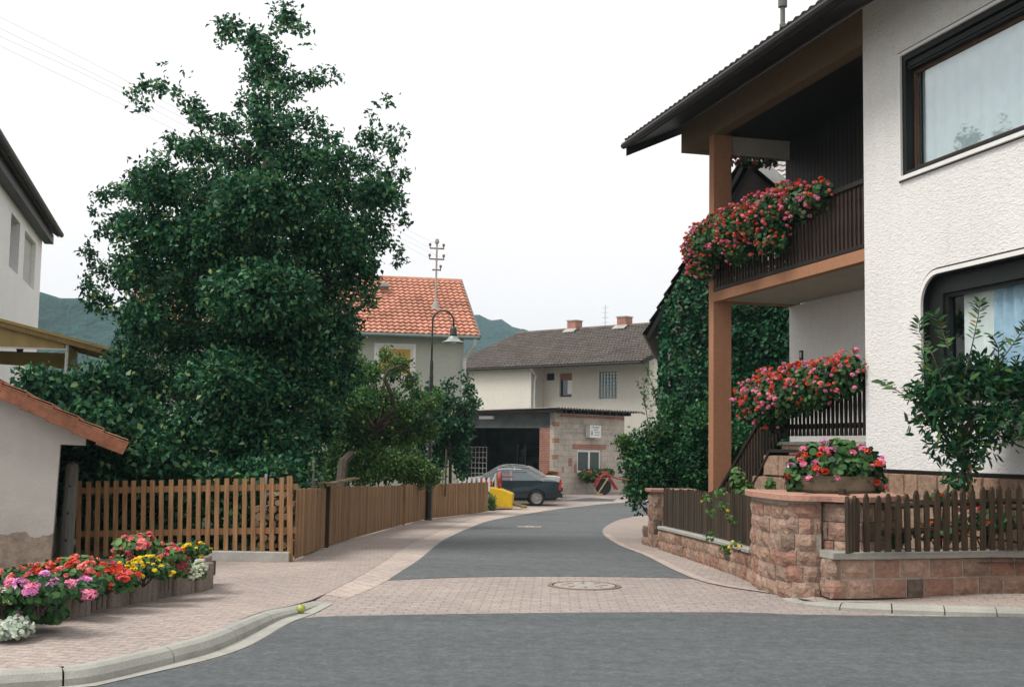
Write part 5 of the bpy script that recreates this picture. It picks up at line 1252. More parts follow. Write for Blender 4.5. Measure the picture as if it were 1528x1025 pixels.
A = np.array(WM[IH]); Pw = np.stack([xs+edge_-np.clip(bump_,0,1)*.12*(xs<.3), ys, zs, np.ones(n)], 1) @ A.T; Pw = Pw[:, :3]
fw = np.array(WM[IH].to_3x3() @ Vector((0,-1,0)))
D = unit(np.array([0,0,-1.])+nr.normal(size=(n,3))*.7+fw*.45); Nn = unit(fw*.9+np.array([0,0,.5])+nr.normal(size=(n,3))*.6)
s = .7+.6*nr.rand(n); quads_mesh('foliage', leaf_verts(Pw, D, Nn, .095*s, .085*s, .12, True), n, M_ivy, IV, tri=6)
nl = 3200; zz = nr.rand(nl)*4.2; yy = nr.rand(nl)*.6; Pw = (np.stack([-.08-.12*nr.rand(nl), yy, zz, np.ones(nl)],1) @ A.T)[:, :3]; lf_ = np.array(WM[IH].to_3x3() @ Vector((-1,0,0)))
D = unit(np.array([0,0,-1.])+nr.normal(size=(nl,3))*.5); Nn = unit(lf_+nr.normal(size=(nl,3))*.4); quads_mesh('side_foliage', leaf_verts(Pw, D, Nn, np.full(nl,.12), np.full(nl,.11), .12, True), nl, M_ivy, IV, tri=6)
mb = MB()
for i in range(9):
    x = .2+i*.6; pts = [IH.matrix_basis @ Vector((x+rnd.uniform(-.1,.1)*k, -.06, k*.7-.1)) for k in range(9 if x > 1 else 6)]
    mb.tube(pts, [.035-.003*k for k in range(len(pts))], 5)
mb.build('stem', M_trunk, IV, True)

# ------------------------------------------------------------------ trees
def ells(lst, Y, k=1.0, dep=1.0, cx=None, R_=None):
    """(px,py,rx,ry) photo-scale ellipses to clumps around distance Y, spread in depth inside the crown"""
    out = []
    for e in lst:
        px, py, rx, ry = e[:4]; dy = e[4] if len(e) > 4 else 0
        if dy == 0 and R_:
            off = abs(at(px, py, Y).x-cx); m = math.sqrt(max(0, R_*R_-off*off)); dy = rnd.uniform(-m, m)*dep
        p = at(px, py, Y+dy); s = Y/F
        out.append((p.x, p.y, p.z, rx*s*k, (rx+ry)*.5*s*k, ry*s*k))
    return out
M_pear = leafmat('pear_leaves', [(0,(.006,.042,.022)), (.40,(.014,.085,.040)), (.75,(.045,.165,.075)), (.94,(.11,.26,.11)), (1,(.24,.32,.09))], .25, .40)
big = [(345,42,24,22),(330,62,12,10),(425,22,20,16),(445,42,18,10),(418,38,16,18),(462,60,10,6),(380,58,26,20),(398,82,36,22),(384,112,28,24),(420,118,28,20),(470,120,24,12),(484,104,14,8),(500,112,6,5),
 (400,150,36,24),(370,155,20,16),(438,140,20,14),(262,92,9,6),(245,100,6,4),(272,108,7,6),(222,132,24,10),(200,140,14,6),(243,128,16,11),(268,140,12,12),(286,160,18,12),(212,160,7,6),
 (305,180,24,14),(340,190,28,22),(400,190,40,26),(440,178,24,16),(470,185,22,14),(485,205,26,15),(578,150,14,7),(566,160,8,8),(558,172,9,12),(585,195,12,10),(600,200,10,7),(590,225,12,16),(602,262,9,9),(550,205,20,14),(570,215,16,10),
 (255,208,14,8),(262,222,22,12),(235,240,18,12),(205,250,12,8),(300,225,40,26),(370,235,60,30),(440,235,50,30),(500,240,40,24),(545,245,26,18),(575,262,14,12),
 (160,292,22,8),(190,285,26,16),(235,280,46,30),(310,290,70,42),(400,300,80,46),(490,290,60,40),(550,290,36,28),(590,300,16,12),(604,325,10,10),
 (142,316,10,6),(150,345,14,10),(185,335,30,20),(220,345,50,36),(300,360,80,46),(400,370,90,50),(490,360,60,44),(550,345,36,34),(578,365,14,14),(594,385,5,10),(590,372,6,6),
 (135,378,12,10),(150,400,18,16),(200,410,46,34),(290,430,80,46),(390,440,90,50),(480,425,60,46),(535,400,28,36),(548,440,14,20),
 (128,425,10,14),(150,450,22,18),(208,480,38,34),(280,500,80,46),(390,510,90,50),(480,500,55,46),(515,480,20,30),
 (192,528,32,28),(230,570,80,50),(340,580,90,50),(450,570,70,46),(510,560,26,36),
 (180,630,60,44),(280,650,80,50),(390,650,80,50),(470,630,46,44),(240,700,90,30),(360,705,90,26),(440,700,40,26)]
big = [(a, b, max(4, c-(4 if b < 250 else 2)), max(4, d-(4 if b < 250 else 2))) for a, b, c, d in big]
big2 = [e for e in big if e[2] >= 30 and e[1] > 270][::2]
bt = ells(big, 22.0, .97, .95, at(365,400,22).x, 2.7)
tb = G(352, 760); tb = Vector((at(358,700,22).x, 22, zg(22)))
T1 = thing('pear_tree', 'huge dark green pear tree with ragged spire behind the picket fence', 'tree', tb)
bt += [(c.x, c.y-.0, c.z, e[2]*22/F*.9, e[2]*22/F*.7, e[3]*22/F*.9) for e in big2 for c in [at(e[0]+rnd.uniform(-12,12), e[1]+rnd.uniform(-12,12), 22-rnd.uniform(.9,2.2)*math.sqrt(max(.05, 1-((e[0]-365)/260)**2)))]]
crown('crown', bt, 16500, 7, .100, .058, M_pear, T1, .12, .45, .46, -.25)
mb = MB(); 
tr = [tb-Vector((0,0,.2)), tb+Vector((.03,0,1.2)), tb+Vector((-.05,.05,2.6)), at(385,400,22.0), at(398,260,22.0), at(400,150,22.0), at(402,90,22)]
mb.tube(tr, [.26,.2,.17,.14,.09,.05,.02], 10); mb.build('trunk', M_trunk, T1, True)
mb = MB(); anchors = [tr[2], tr[2].lerp(tr[3], .5), tr[3], tr[3].lerp(tr[4], .5), tr[4], tr[4].lerp(tr[5],.5), tr[5]]
nodes = [(a, .05-.035*min(1, k_/6)) for k_, a in enumerate(anchors)]
cs_ = sorted([Vector(c[:3]) for c in bt], key=lambda c: min((c-a).length for a in anchors))
for c in cs_:
    a, ra = min(nodes, key=lambda q: (q[0]-c).length+(.8 if q[0].z > c.z+.1 else 0)+q[1]*-6)
    r0_ = max(.007, ra*.75); r0_ = max(r0_, .010)
    if (a-c).length > .95 and r0_ < .018: continue
    limb(mb, a, c, r0_, r0_*.45, .045, 5, 5); nodes.append((c, r0_*.6))
mb.build('branch', M_trunk, T1, True)
M_pearf = mat('yellow_pear', (.17,.24,.06), .5, .25, 15)
fp = [(182,604),(236,597),(200,560),(337,512),(150,590),(345,540),(366,592),(395,592),(418,630),(310,560),(290,600),(230,520),(460,560),(430,470),(372,468),(480,600),(262,640),(500,575)]
for i, (px, py) in enumerate(fp):
    fruit('pear', None, None, at(px, py, 20.3+rnd.uniform(-.3,.5)), .034, M_pearf, T1)
# shrub mass left of the tree over the shed roof
M_haz = leafmat('hazel_leaves', [(0,(.007,.045,.023)), (.5,(.017,.088,.040)), (.9,(.055,.175,.075)), (1,(.18,.29,.11))], .25, .42)
hz_ = [(70,580,36,18),(50,568,20,12),(110,590,44,30),(150,570,30,26),(60,600,30,20),(100,630,50,24),(140,640,50,36),(170,680,40,50),(190,620,30,40),(110,670,30,40),(130,715,40,30),(185,720,40,30),(60,625,40,20),(220,690,50,50),(300,715,70,20),(400,715,60,24),(160,770,50,40),(240,770,60,38),(320,775,60,36),(390,770,40,36),(110,740,16,40),(280,735,60,30),(370,740,50,30)]
cz_ = ells(hz_, 18.8, .95, .5, at(120,600,18.8).x, 1.6)
T2 = thing('hazel_shrub', 'broad leafy dark shrub rising behind the red tiled shed roof', 'shrub', (at(140,700,18.8).x, 18.8, -.05))
crown('foliage', cz_, 4300, 7, .11, .075, M_haz, T2, .16, .5, .45, -.2, zmin=-.05)
mb = MB(); b0 = WM[T2].translation
for c in cz_:
    limb(mb, b0+Vector((rnd.uniform(-.15,.15),rnd.uniform(-.15,.15),-.1)), c[:3], .04, .01, .1, 5, 5)
mb.build('branch', M_trunk, T2, True)
# apple tree in front of the grey house
M_apl = leafmat('apple_leaves', [(0,(.025,.09,.035)), (.5,(.055,.17,.055)), (.85,(.13,.26,.07)), (1,(.30,.34,.09))], .28, .5)
ap = [(595,545,14,12),(612,570,12,10),(625,590,16,8),(585,560,10,8),(560,555,16,12),(540,560,22,22),(525,540,16,14),(530,600,36,30),(570,600,34,24),(610,615,30,16),(640,605,16,10),(655,590,6,8),(560,640,46,30),(600,645,34,22),(520,650,36,36),(505,590,20,40),(540,680,40,26),(500,690,30,26),(635,640,20,14),(575,530,8,8),(530,510,10,12)]
ca = ells(ap, 29.0, .95, .7, at(560,620,29).x, 1.3); ab = Vector((at(505,700,27).x, 27, zg(27)))
T3 = thing('apple_tree', 'yellowish green old apple tree with bent branch before the grey house', 'tree', ab)
crown('crown', ca, 4600, 6, .085, .052, M_apl, T3, .13, .5, .5, -.2)
mb = MB(); j0 = at(540,665,29); mb.tube([ab-Vector((0,0,.1)), at(512,690,28), at(535,668,29), at(560,640,29)], [.13,.12,.10,.07], 8); mb.build('trunk', M_trunk, T3, True)
mb = MB(); mb.tube([at(560,640,29), at(590,610,28.4), at(583,585,28), at(573,565,27.9), at(580,552,27.9), at(598,545,28), at(618,565,28.1)], [.06,.05,.05,.045,.035,.03,.015], 7)
for c in ca: limb(mb, rnd.choice([j0, at(560,640,29), at(530,640,29)]), c[:3], .028, .01, .12, 5, 5)
mb.build('branch', M_trunk, T3, True)
for px, py in [(540,580),(575,590),(600,560),(590,600),(560,620),(612,630),(530,620),(585,640),(550,600),(570,655)]: fruit('apple', None, None, at(px, py, 28.4), .034, M_pearf, T3)
# young tree by the downpipe
yt = [(625,650,18,24),(640,620,16,18),(635,690,18,18),(660,600,20,14),(690,610,16,12),(700,585,7,12),(655,630,24,20),(685,640,22,22),(670,665,26,22),(650,690,16,16),(690,680,10,20),(705,600,8,8),(645,585,10,10),(697,565,4,6),(672,575,6,8),(688,700,6,14)]
cy = ells(yt, 38.5, .9, .6, at(675,640,38.5).x, .9); yb = Vector((at(672,720,38.5).x, 38.5, zg(38.5)))
T4 = thing('young_tree', 'small airy fruit tree beside the white downpipe, right of the street lamp', 'tree', yb)
crown('crown', cy, 1750, 6, .12, .08, M_haz, T4, .17, .5, .5, -.25)
mb = MB(); mb.tube([yb-Vector((0,0,.1)), at(672,690,38.5), at(672,640,38.5), at(680,600,38.5)], [.06,.05,.04,.02], 7); mb.build('trunk', M_trunk, T4, True)
mb = MB()
for c in cy: limb(mb, at(672, rnd.choice([690,670,640]), 38.5), c[:3], .022, .008, .1, 5, 4)
mb.build('branch', M_trunk, T4, True)
sp_ = thing('garden_stake', 'thin wooden stake leaning by the young fruit tree behind the fence', 'stake', (at(708,715,36).x*1+ -.6, 36, zg(36)))
mb = MB(); mb.tube([at(664,740,36), at(666,670,36)], .03, 5); mb.build('stake', M_trunk, sp_, True)
# light green shrub behind the tan fence
M_lil = leafmat('light_shrub_leaves', [(0,(.04,.10,.03)), (.6,(.085,.18,.05)), (1,(.17,.27,.08))], .25, .5)
ls = [(540,705,34,20),(580,695,36,24),(615,700,32,22),(640,710,20,14),(560,675,20,14),(600,672,24,14),(500,712,20,12)]
c5 = ells(ls, 33, .95, .6, at(575,700,33).x, .7)
T5 = thing('light_shrub', 'bright light green shrub just behind the long tan boarded fence', 'shrub', (at(580,720,33).x, 33, zg(33)))
crown('foliage', c5, 1500, 7, .10, .05, M_lil, T5, .14, .5, .5, 0, zmin=zg(33))
mb = MB(); b0 = WM[T5].translation
for c in c5: limb(mb, b0+Vector((rnd.uniform(-.3,.3),0,-.1)), c[:3], .03, .01, .1, 5, 4)
mb.build('branch', M_trunk, T5, True)
# weeds at the fence end and vine on the tan fence
wd = thing('weed_tuft', 'green tuft of weeds at the far end of the tan fence', 'weeds', G(732, 762)); p = WM[wd].translation
crown('foliage', [(p.x,p.y,p.z+.25,.14,.14,.3)], 60, 6, .12, .05, M_lil, wd, .08, .5, .5, .4)
wd = thing('creeper', 'small green creeper hanging over the tan fence beside the lamp post', 'creeper', G(648, 772)+Vector((0,0,.6))); p = WM[wd].translation
crown('foliage', [(p.x,p.y-.06,p.z+.25,.12,.06,.2),(p.x+.05,p.y-.05,p.z+.05,.07,.05,.12)], 45, 5, .08, .06, M_lil, wd, .07, .5, .5, 0)
# white picket fence by the parked car
WF = thing('picket_fence', 'short white picket fence beyond the tan fence near the parked cars', 'fence', (at(708,716,41.8).x, 41.8, zg(41.8)))
for i in range(7):
    p = at(686+i*7.2, 711.5, 41.8); z0 = zg(41.8); mb = MB(); w_ = .045
    mb.prism([(p.x-w_,41.8,z0),(p.x+w_,41.8,z0),(p.x+w_,41.8,p.z-.06),(p.x,41.8,p.z),(p.x-w_,41.8,p.z-.06)], (0,.02,0)); mb.build('picket', M_white, WF, True)
for dz in (-.25,-.8):
    mb = MB(); a = at(683,711,41.8); b = at(732,711,41.8); mb.bar((a.x,41.83,a.z+dz),(b.x,41.83,b.z+dz), .03, .07); mb.build('rail', M_white, WF, True)

# big bush right of the lane
M_bush = leafmat('bush_leaves', [(0,(.008,.055,.027)), (.45,(.018,.10,.042)), (.8,(.05,.17,.06)), (1,(.13,.28,.09))], .2, .42)
bb = [(950,690,22,28),(975,680,34,34),(1010,680,36,40),(1045,690,34,40),(940,668,14,12),(960,655,20,14),(985,645,20,16),(1015,635,24,24),(1050,640,30,40),(965,720,30,24),(1000,720,34,34),(1040,730,36,34),(945,735,10,12),(952,750,7,9),(1095,690,44,60),(1140,700,40,50),(1075,740,40,40),(1150,650,30,40),(1005,610,12,18)]
cb_ = ells(bb, 24.6, .95, .5, at(1030,690,24.6).x, 1.3)
T6 = thing('leafy_bush', 'large glossy dark bush spilling over the low wall beside the lane bend', 'bush', (at(1020,760,24.8).x, 24.8, zg(24.8)))
crown('foliage', cb_, 4300, 7, .085, .052, M_bush, T6, .13, .5, .45, -.1, zmin=zg(24)+.1)
mb = MB(); b0 = WM[T6].translation
for c in cb_: limb(mb, b0+Vector((rnd.uniform(-.4,.6),0,-.1)), c[:3], .035, .01, .1, 5, 4)
mb.build('branch', M_trunk, T6, True)
# bright upright suckers with brownish tips
for k, (pts, lab) in enumerate((([(975,660),(967,630),(962,600),(960,570)], 'tall lone yellow green shoot rising left of the ivy by the cream gable'), ([(990,650),(985,620),(976,585),(968,560),(965,535)], 'longer curved shoot with brown tip leaning before the cream gable'), ([(945,672),(932,655),(925,662)], 'low pale green spray at the left edge of the dark bush'))):
    P = [at(x, y, 24.2) for x, y in pts]; t = thing('young_shoot', lab, 'shoot', P[0]); mb = MB(); mb.tube(P, [.014-.011*i_/(len(P)-1) for i_ in range(len(P))], 5); mb.build('stem', M_trunk, t, True)
    cl = []
    for a, b in zip(P, P[1:]):
        for q in (.2,.6,1.0): c = a.lerp(b, q); cl.append((c.x, c.y, c.z, .10, .10, .07))
    crown('foliage', cl, 26 if k < 2 else 60, 5, .09, .035, M_lil, t, .06, .3, .5, .2)

# staked young tree before the white house
M_peach = leafmat('peach_leaves', [(0,(.006,.04,.02)), (.5,(.012,.068,.030)), (.85,(.03,.12,.04)), (1,(.11,.21,.05))], .2, .4)
Yp = 13.75
pc_ = [(1400,575,38,30),(1440,560,44,30),(1480,560,44,30),(1515,575,36,36),(1395,620,34,32),(1440,620,46,36),(1485,620,42,30),(1515,625,24,22),(1410,660,26,26),(1450,668,34,24),(1490,655,22,12),(1435,700,20,28),(1428,722,10,18),(1375,600,12,16)]
cp_ = ells(pc_, Yp, .95, .6, at(1445,600,Yp).x, .45); base = Vector((at(1440,740,Yp).x, Yp, .42))
T7 = thing('peach_tree', 'young dense leaved tree tied to an orange stake before the white house', 'tree', base)
crown('crown', cp_, 560, 5, .12, .036, M_peach, T7, .10, .45, .55, -.15, hexa=True)
mb = MB(); mb.tube([base, at(1437,705,Yp), at(1440,660,Yp), at(1450,600,Yp)], [.03,.027,.022,.015], 8); mb.build('trunk', M_trunk, T7, True)
sprays = [[(1410,580),(1392,530),(1372,495),(1372,478)],[(1440,560),(1452,510),(1460,470),(1462,452)],[(1425,560),(1415,520),(1405,490),(1395,470)],[(1480,560),(1500,530),(1525,495),(1540,485)],[(1400,640),(1365,600),(1335,580),(1313,568)],[(1490,560),(1490,520),(1480,500)],[(1510,640),(1530,650),(1545,650)],[(1500,590),(1530,570),(1550,560)],[(1395,560),(1380,540),(1375,520)]]
mb = MB(); M_spray = leafmat('spray_leaves', [(0,(.025,.08,.03)), (.7,(.06,.15,.045)), (.93,(.12,.2,.05)), (1,(.30,.12,.05))], .2, .35)
for sp3 in sprays:
    P = [at(x, y, Yp+rnd.uniform(-.25,.1)) for x, y in sp3]; mb.tube(P, [.009,.007,.005,.003][:len(P)], 5)
    LP, LD = [], []
    for a, b in zip(P[0 if len(sp3) < 4 else 1:], P[1 if len(sp3) < 4 else 2:]):
        for q in np.linspace(.1, 1, 7):
            c = a.lerp(b, float(q)); dd_ = (b-a).normalized()
            for s_ in (-1, 1): LP.append(tuple(c)); LD.append(tuple(dd_*.7+Vector((s_*.8, rnd.uniform(-.5,.5), rnd.uniform(-.3,.2)))))
    LP = np.array(LP); LD = np.array(LD); n = len(LP); quads_mesh('leaf_spray', leaf_verts(LP, LD, unit(nr.normal(size=(n,3))*.4+np.array([0,-.4,1])), np.full(n,.125)*(.7+.5*nr.rand(n)), np.full(n,.038), .2, True), n, M_spray, T7, tri=6)
for c in cp_: limb(mb, at(1440, rnd.choice([640,670,700]), Yp), c[:3], .012, .005, .1, 5, 4)
mb.build('branch', M_trunk, T7, True)
mb = MB(); mb.tube([at(1447,745,Yp-.1), at(1446,690,Yp-.1)], .028, 8); mb.build('stake', M_fence, T7, True)

# geranium trough on the pier
c0 = at(1243, 742, 14.0); TR = thing('plant_trough', 'stone trough of red and pink geraniums standing on the sandstone pier', 'plant trough', (c0.x, c0.y, 1.125))
mb = MB(); prof = [(.40,0),(.46,.04),(.50,.17),(.52,.2),(.47,.2),(.45,.12),(.02,.12)]
mb.lathe(prof, (0,0,0), 28, Matrix.Diagonal((1.05,.62,1))); mb.build('trough', mat('mossy_trough', (.13,.11,.075), .95, .4, 6, .6, 40), TR)
cl = ells([(1200,705,30,26),(1240,700,40,34),(1285,700,34,30),(1215,680,26,18),(1255,672,30,18),(1290,690,20,26),(1190,722,16,18),(1308,722,14,16),(1240,724,40,16)], 13.95, 1.0, 0)
flower_mass(TR, cl, 2300, 44, ['pink','pink','rose','red','red','mauve'], .038, .05, front=np.array((-.2,-1,.3)), bias=(0,-.3,.4))
# flowers in the bed behind the picket fence
def bedplant(name, label, px, py, Y, w_, h_, n, nb, cols, br, lm=None, cat='flower', lr=.035, z0=None):
    p = at(px, py, Y); z0 = zg(Y)+.45 if z0 is None else z0; t = thing(name, label, cat, (p.x, Y, z0))
    zz_ = p.z; cl = [(p.x+dx*w_, Y+dy*w_, zz_+dz*h_, w_*.6, w_*.6, h_*.6) for dx, dy, dz in ((0,0,0),(-.5,.2,-.2),(.5,-.1,-.15),(.1,-.4,-.2))]
    flower_mass(t, cl, n, nb, cols, lr, br, mt=lm, front=np.array((0,-1,.3)), bias=(0,-.3,.5)); 
    mb = MB()
    for c in cl: mb.tube([(p.x, Y, z0-.02), (c[0],c[1],c[2])], .008, 5)
    mb.build('stem', M_trunk, t, True); return t
bedplant('nasturtium', 'orange red nasturtiums low behind the dark pickets, under the young tree', 1405, 790, 13.6, .28, .18, 260, 9, ['red'], .032)
bedplant('nasturtium', 'orange red nasturtiums higher up behind the right dark pickets', 1470, 770, 13.6, .30, .24, 260, 9, ['red','salmon'], .032)
bedplant('nasturtium', 'orange red nasturtiums half hidden left of the staked tree behind pickets', 1330, 800, 13.5, .2, .12, 160, 4, ['red'], .028)
bedplant('tall_flower', 'orange bloom standing above the dark fence left of the stake', 1400, 742, 13.5, .12, .1, 50, 4, ['red'], .03)
# climbing plant with yellow flowers on the dark board fence
p = at(1085, 760, 15.6); t = thing('yellow_climber', 'thin climbing plant with small yellow flowers on the dark board fence', 'climber', (2.95, 16.0, .3))
cl = [tuple(at(x, y, Y_))+(.12,.14,.10) for x, y, Y_ in [(1065,745,16.6),(1075,765,16.3),(1090,755,15.9),(1102,775,15.5),(1070,800,16.2),(1095,820,15.6),(1110,815,15.1),(1085,735,16.0)]]
cl = [(a_-.10, b_, c_, d_, e_, f_) for a_, b_, c_, d_, e_, f_ in cl]
flower_mass(t, [(a_,b_,c_,d_*.8,e_*.8,f_*.8) for a_,b_,c_,d_,e_,f_ in cl], 200, 10, ['yellow'], .022, .022, mt=M_lil); 
t = thing('ground_ivy', 'small green trailing plant with white dots beside the stair foot', 'climber', (3.6, 18.5, .3))
cl = ells([(1110,735,16,22),(1130,745,14,16),(1100,715,10,18),(1150,725,10,10)], 18.2, 1, 0)
flower_mass(t, cl, 500, 8, ['white'], .04, .025, mt=M_lil)
# ------------------------------------------------------------------ left flower bed with palisade edging
pal = smooth(gp([(-30,975),(8,962),(49,952),(107,940),(139,931),(175,920),(203,908.5),(246,899),(282,888),(299,883),(325,873)]), 4)
pal = [Vector((p.x, p.y, p.z+.10)) for p in pal]
ED = thing('flower_bed_edging', 'stepped edging of short grey concrete palisades round the roadside flower bed', 'bed edging', (-3.9, 10.5, .1))
M_pal = mat('concrete_palisade', (.23,.19,.16), .95, .25, 5, .6, 45, fine=.4, island=.3)
pp_ = [P2(p) for p in pal]; L = plen(pp_); s = .05; k = 0
while s < L-.03:
    p, t_ = pathpt(pp_, s); n_ = Vector((-t_.y, t_.x)); st = (k//5) % 3; off = (.0, .05, .10)[st]*1.0; c = p+n_*(.10-off); h_ = .26+(.03, 0, -.02)[st]+rnd.uniform(-.006,.006)
    mb = MB(); r_ = .052; M_ = Matrix.Translation((c.x, c.y, .04+raise_l(c.x,c.y)))
    prof = [(r_*math.cos(a), r_*math.sin(a)) for a in [math.pi*2*i/14 for i in range(14)]]
    z1_ = h_; vs = [(x, y, -.06) for x, y in prof]+[(x, y, z1_-.012) for x, y in prof]+[(x*.8, y*.8, z1_) for x, y in prof]
    m = 14; fs = [(j*m+i, j*m+(i+1)%m, (j+1)*m+(i+1)%m, (j+1)*m+i) for j in range(2) for i in range(m)]+[tuple(2*m+i for i in range(m))]
    mb.add([M_ @ Vector(v) for v in vs], fs); mb.build('palisade', M_pal, ED, True); s += .096; k += 1
soilp = [(p.x+.0, p.y) for p in pp_]; inner = [(p[0]-1.5, p[1]+1.1) for p in soilp[::-1]]
so_ = [(P2(p)+Vector((0,0))) for p in pal]
bmv = [(p.x-.05, p.y+.08, .28) for p in pp_]+[(-3.9,13.6,.26),(-5.6,12.2,.26),(-7.2,9.8,.26)]
mb = MB(); mb.prism([(x, y, .10) for x, y, z in bmv], (0,0,.16)); struct(mb.build('flower_bed_soil', M_soil))
def bed(label, px, py, Y, wp, hp, n, nb, cols, br, lm=None, lr=.03, name='geranium', sq_=.75):
    s_ = Y/F; p = at(px, py, Y); p = at(px, py, Y+.22); Y += .22; s_ = Y/F; t = thing(name, label, 'flowering plant', (p.x, Y, .27), 0, 'flowering plants in the roadside bed')
    W, H_ = wp*s_, hp*s_; cl = [(p.x+a*W, Y+b*.16, p.z+c*H_, W*.55, .17, H_*.62) for a, b, c in ((-.5,0,-.1),(0,-.3,-.1),(.5,0,-.15),(0,.6,.2))]
    flower_mass(t, cl, n, nb, cols, lr, br, mt=lm, front=np.array((.3,-1,.4)), bias=(0.05,-.35,.5), squash=sq_)
    mb = MB()
    for c in cl: mb.tube([(p.x, Y, .25), (c[0],c[1],c[2])], .009, 5)
    mb.build('stem', M_trunk, t, True); return t
M_silver = leafmat('silver_leaves', [(0,(.22,.30,.26)), (.5,(.36,.44,.38)), (1,(.50,.56,.48))], .1, .7)
bed('silvery white leaved plant at the bottom left corner of the bed', 16, 936, 8.85, 30, 18, 900, 3, ['white'], .022, M_silver, .018, 'silver_ragwort')
bed('pale cream flowers above the silver plant at the left edge', 14, 888, 9.3, 24, 14, 300, 22, ['white'], .02, M_geranl, .02, 'alyssum')
bed('large mauve pink geraniums trailing over the left end of the edging', 60, 880, 9.1, 46, 26, 900, 12, ['mauve','mauve','pink'], .05)
bed('bright red geraniums in the middle left of the bed', 110, 850, 10.5, 56, 24, 1000, 60, ['red','red','salmon'], .034, M_geranl)
bed('pink and red mixed geraniums left of the shed wall stain', 40, 858, 10.7, 40, 18, 600, 18, ['salmon','red','mauve'], .034)
bed('red geraniums crowding the middle of the edging', 160, 862, 10.5, 44, 24, 900, 50, ['red','red','rose'], .036)
bed('mauve geranium heads before the red ones', 122, 880, 9.95, 28, 14, 350, 6, ['mauve','pink'], .05)
bed('small yellow marigolds low in the middle of the bed', 215, 848, 11.1, 46, 20, 800, 40, ['yellow'], .026, M_geran, .022, 'marigold')
bed('salmon pink roses standing tallest in the bed', 205, 812, 11.6, 32, 20, 600, 22, ['salmon','rose','salmon'], .042, M_geranl, .03, 'salmon_flower')
bed('salmon flowers right of the tallest pink ones', 245, 826, 11.7, 26, 16, 400, 14, ['salmon','rose'], .042, M_geranl, .03, 'salmon_flower')
bed('wine red small flowers at the right part of the bed', 262, 845, 11.8, 22, 18, 400, 22, ['wine','wine','rose'], .024, M_geranl, .025, 'snapdragon')
bed('white foamy flowers spilling over the right end of the edging', 292, 852, 12.0, 14, 18, 350, 60, ['white'], .022, M_geranl, .015, 'alyssum')
bed('yellow and orange flowers at the far right end of the bed', 288, 818, 12.6, 26, 14, 450, 16, ['yellow','yellow','red'], .028, M_geran, .025, 'marigold')
bed('wine and yellow flowers drooping at the centre of the edging', 190, 836, 11.4, 22, 14, 350, 12, ['wine','yellow','red'], .024, M_geran, .022, 'snapdragon')
bed('dark leafed plant filling the left front of the bed', 56, 912, 9.3, 40, 18, 1000, 3, ['mauve'], .045, M_geran, .035, 'geranium')

# ------------------------------------------------------------------ overhead wires
for k, (a, b, lab) in enumerate((((-40,5),(190,122),'topmost faint overhead wire in the upper left sky'),((-40,22),(190,135),'second faint overhead wire from the top'),((-40,35),(190,143),'third faint overhead wire from the top'),((-40,48),(190,160),'lowest faint overhead wire in the upper left sky'))):
    p = at(*a, 20); q = at(*b, 44); tgt = at(653, [371,371,387,387][k], 45.5); q = Vector((tgt.x+(-.28,.28)[k%2], tgt.y, tgt.z)); d = at(*b, 30)-p; 
    # wire runs from a far left pole over the tree to the roof mast
    far = at(-600, a[1]-420, 16); t = thing('overhead_wire', lab, 'wire', far, 0, 'overhead wires')
    t.location = far; mid = at(*a, 22); m2 = at(*b, 26)
    pts = [far, mid, m2, q]; P = smooth([tuple(v) for v in (at(-300, a[1]-150, 18), mid, m2, m2.lerp(q,.5)-Vector((0,0,.0)), q)], 8)
    mb = MB(); mb.tube(P, .0028, 4); mb.build('cable', M_greywood, t, True)

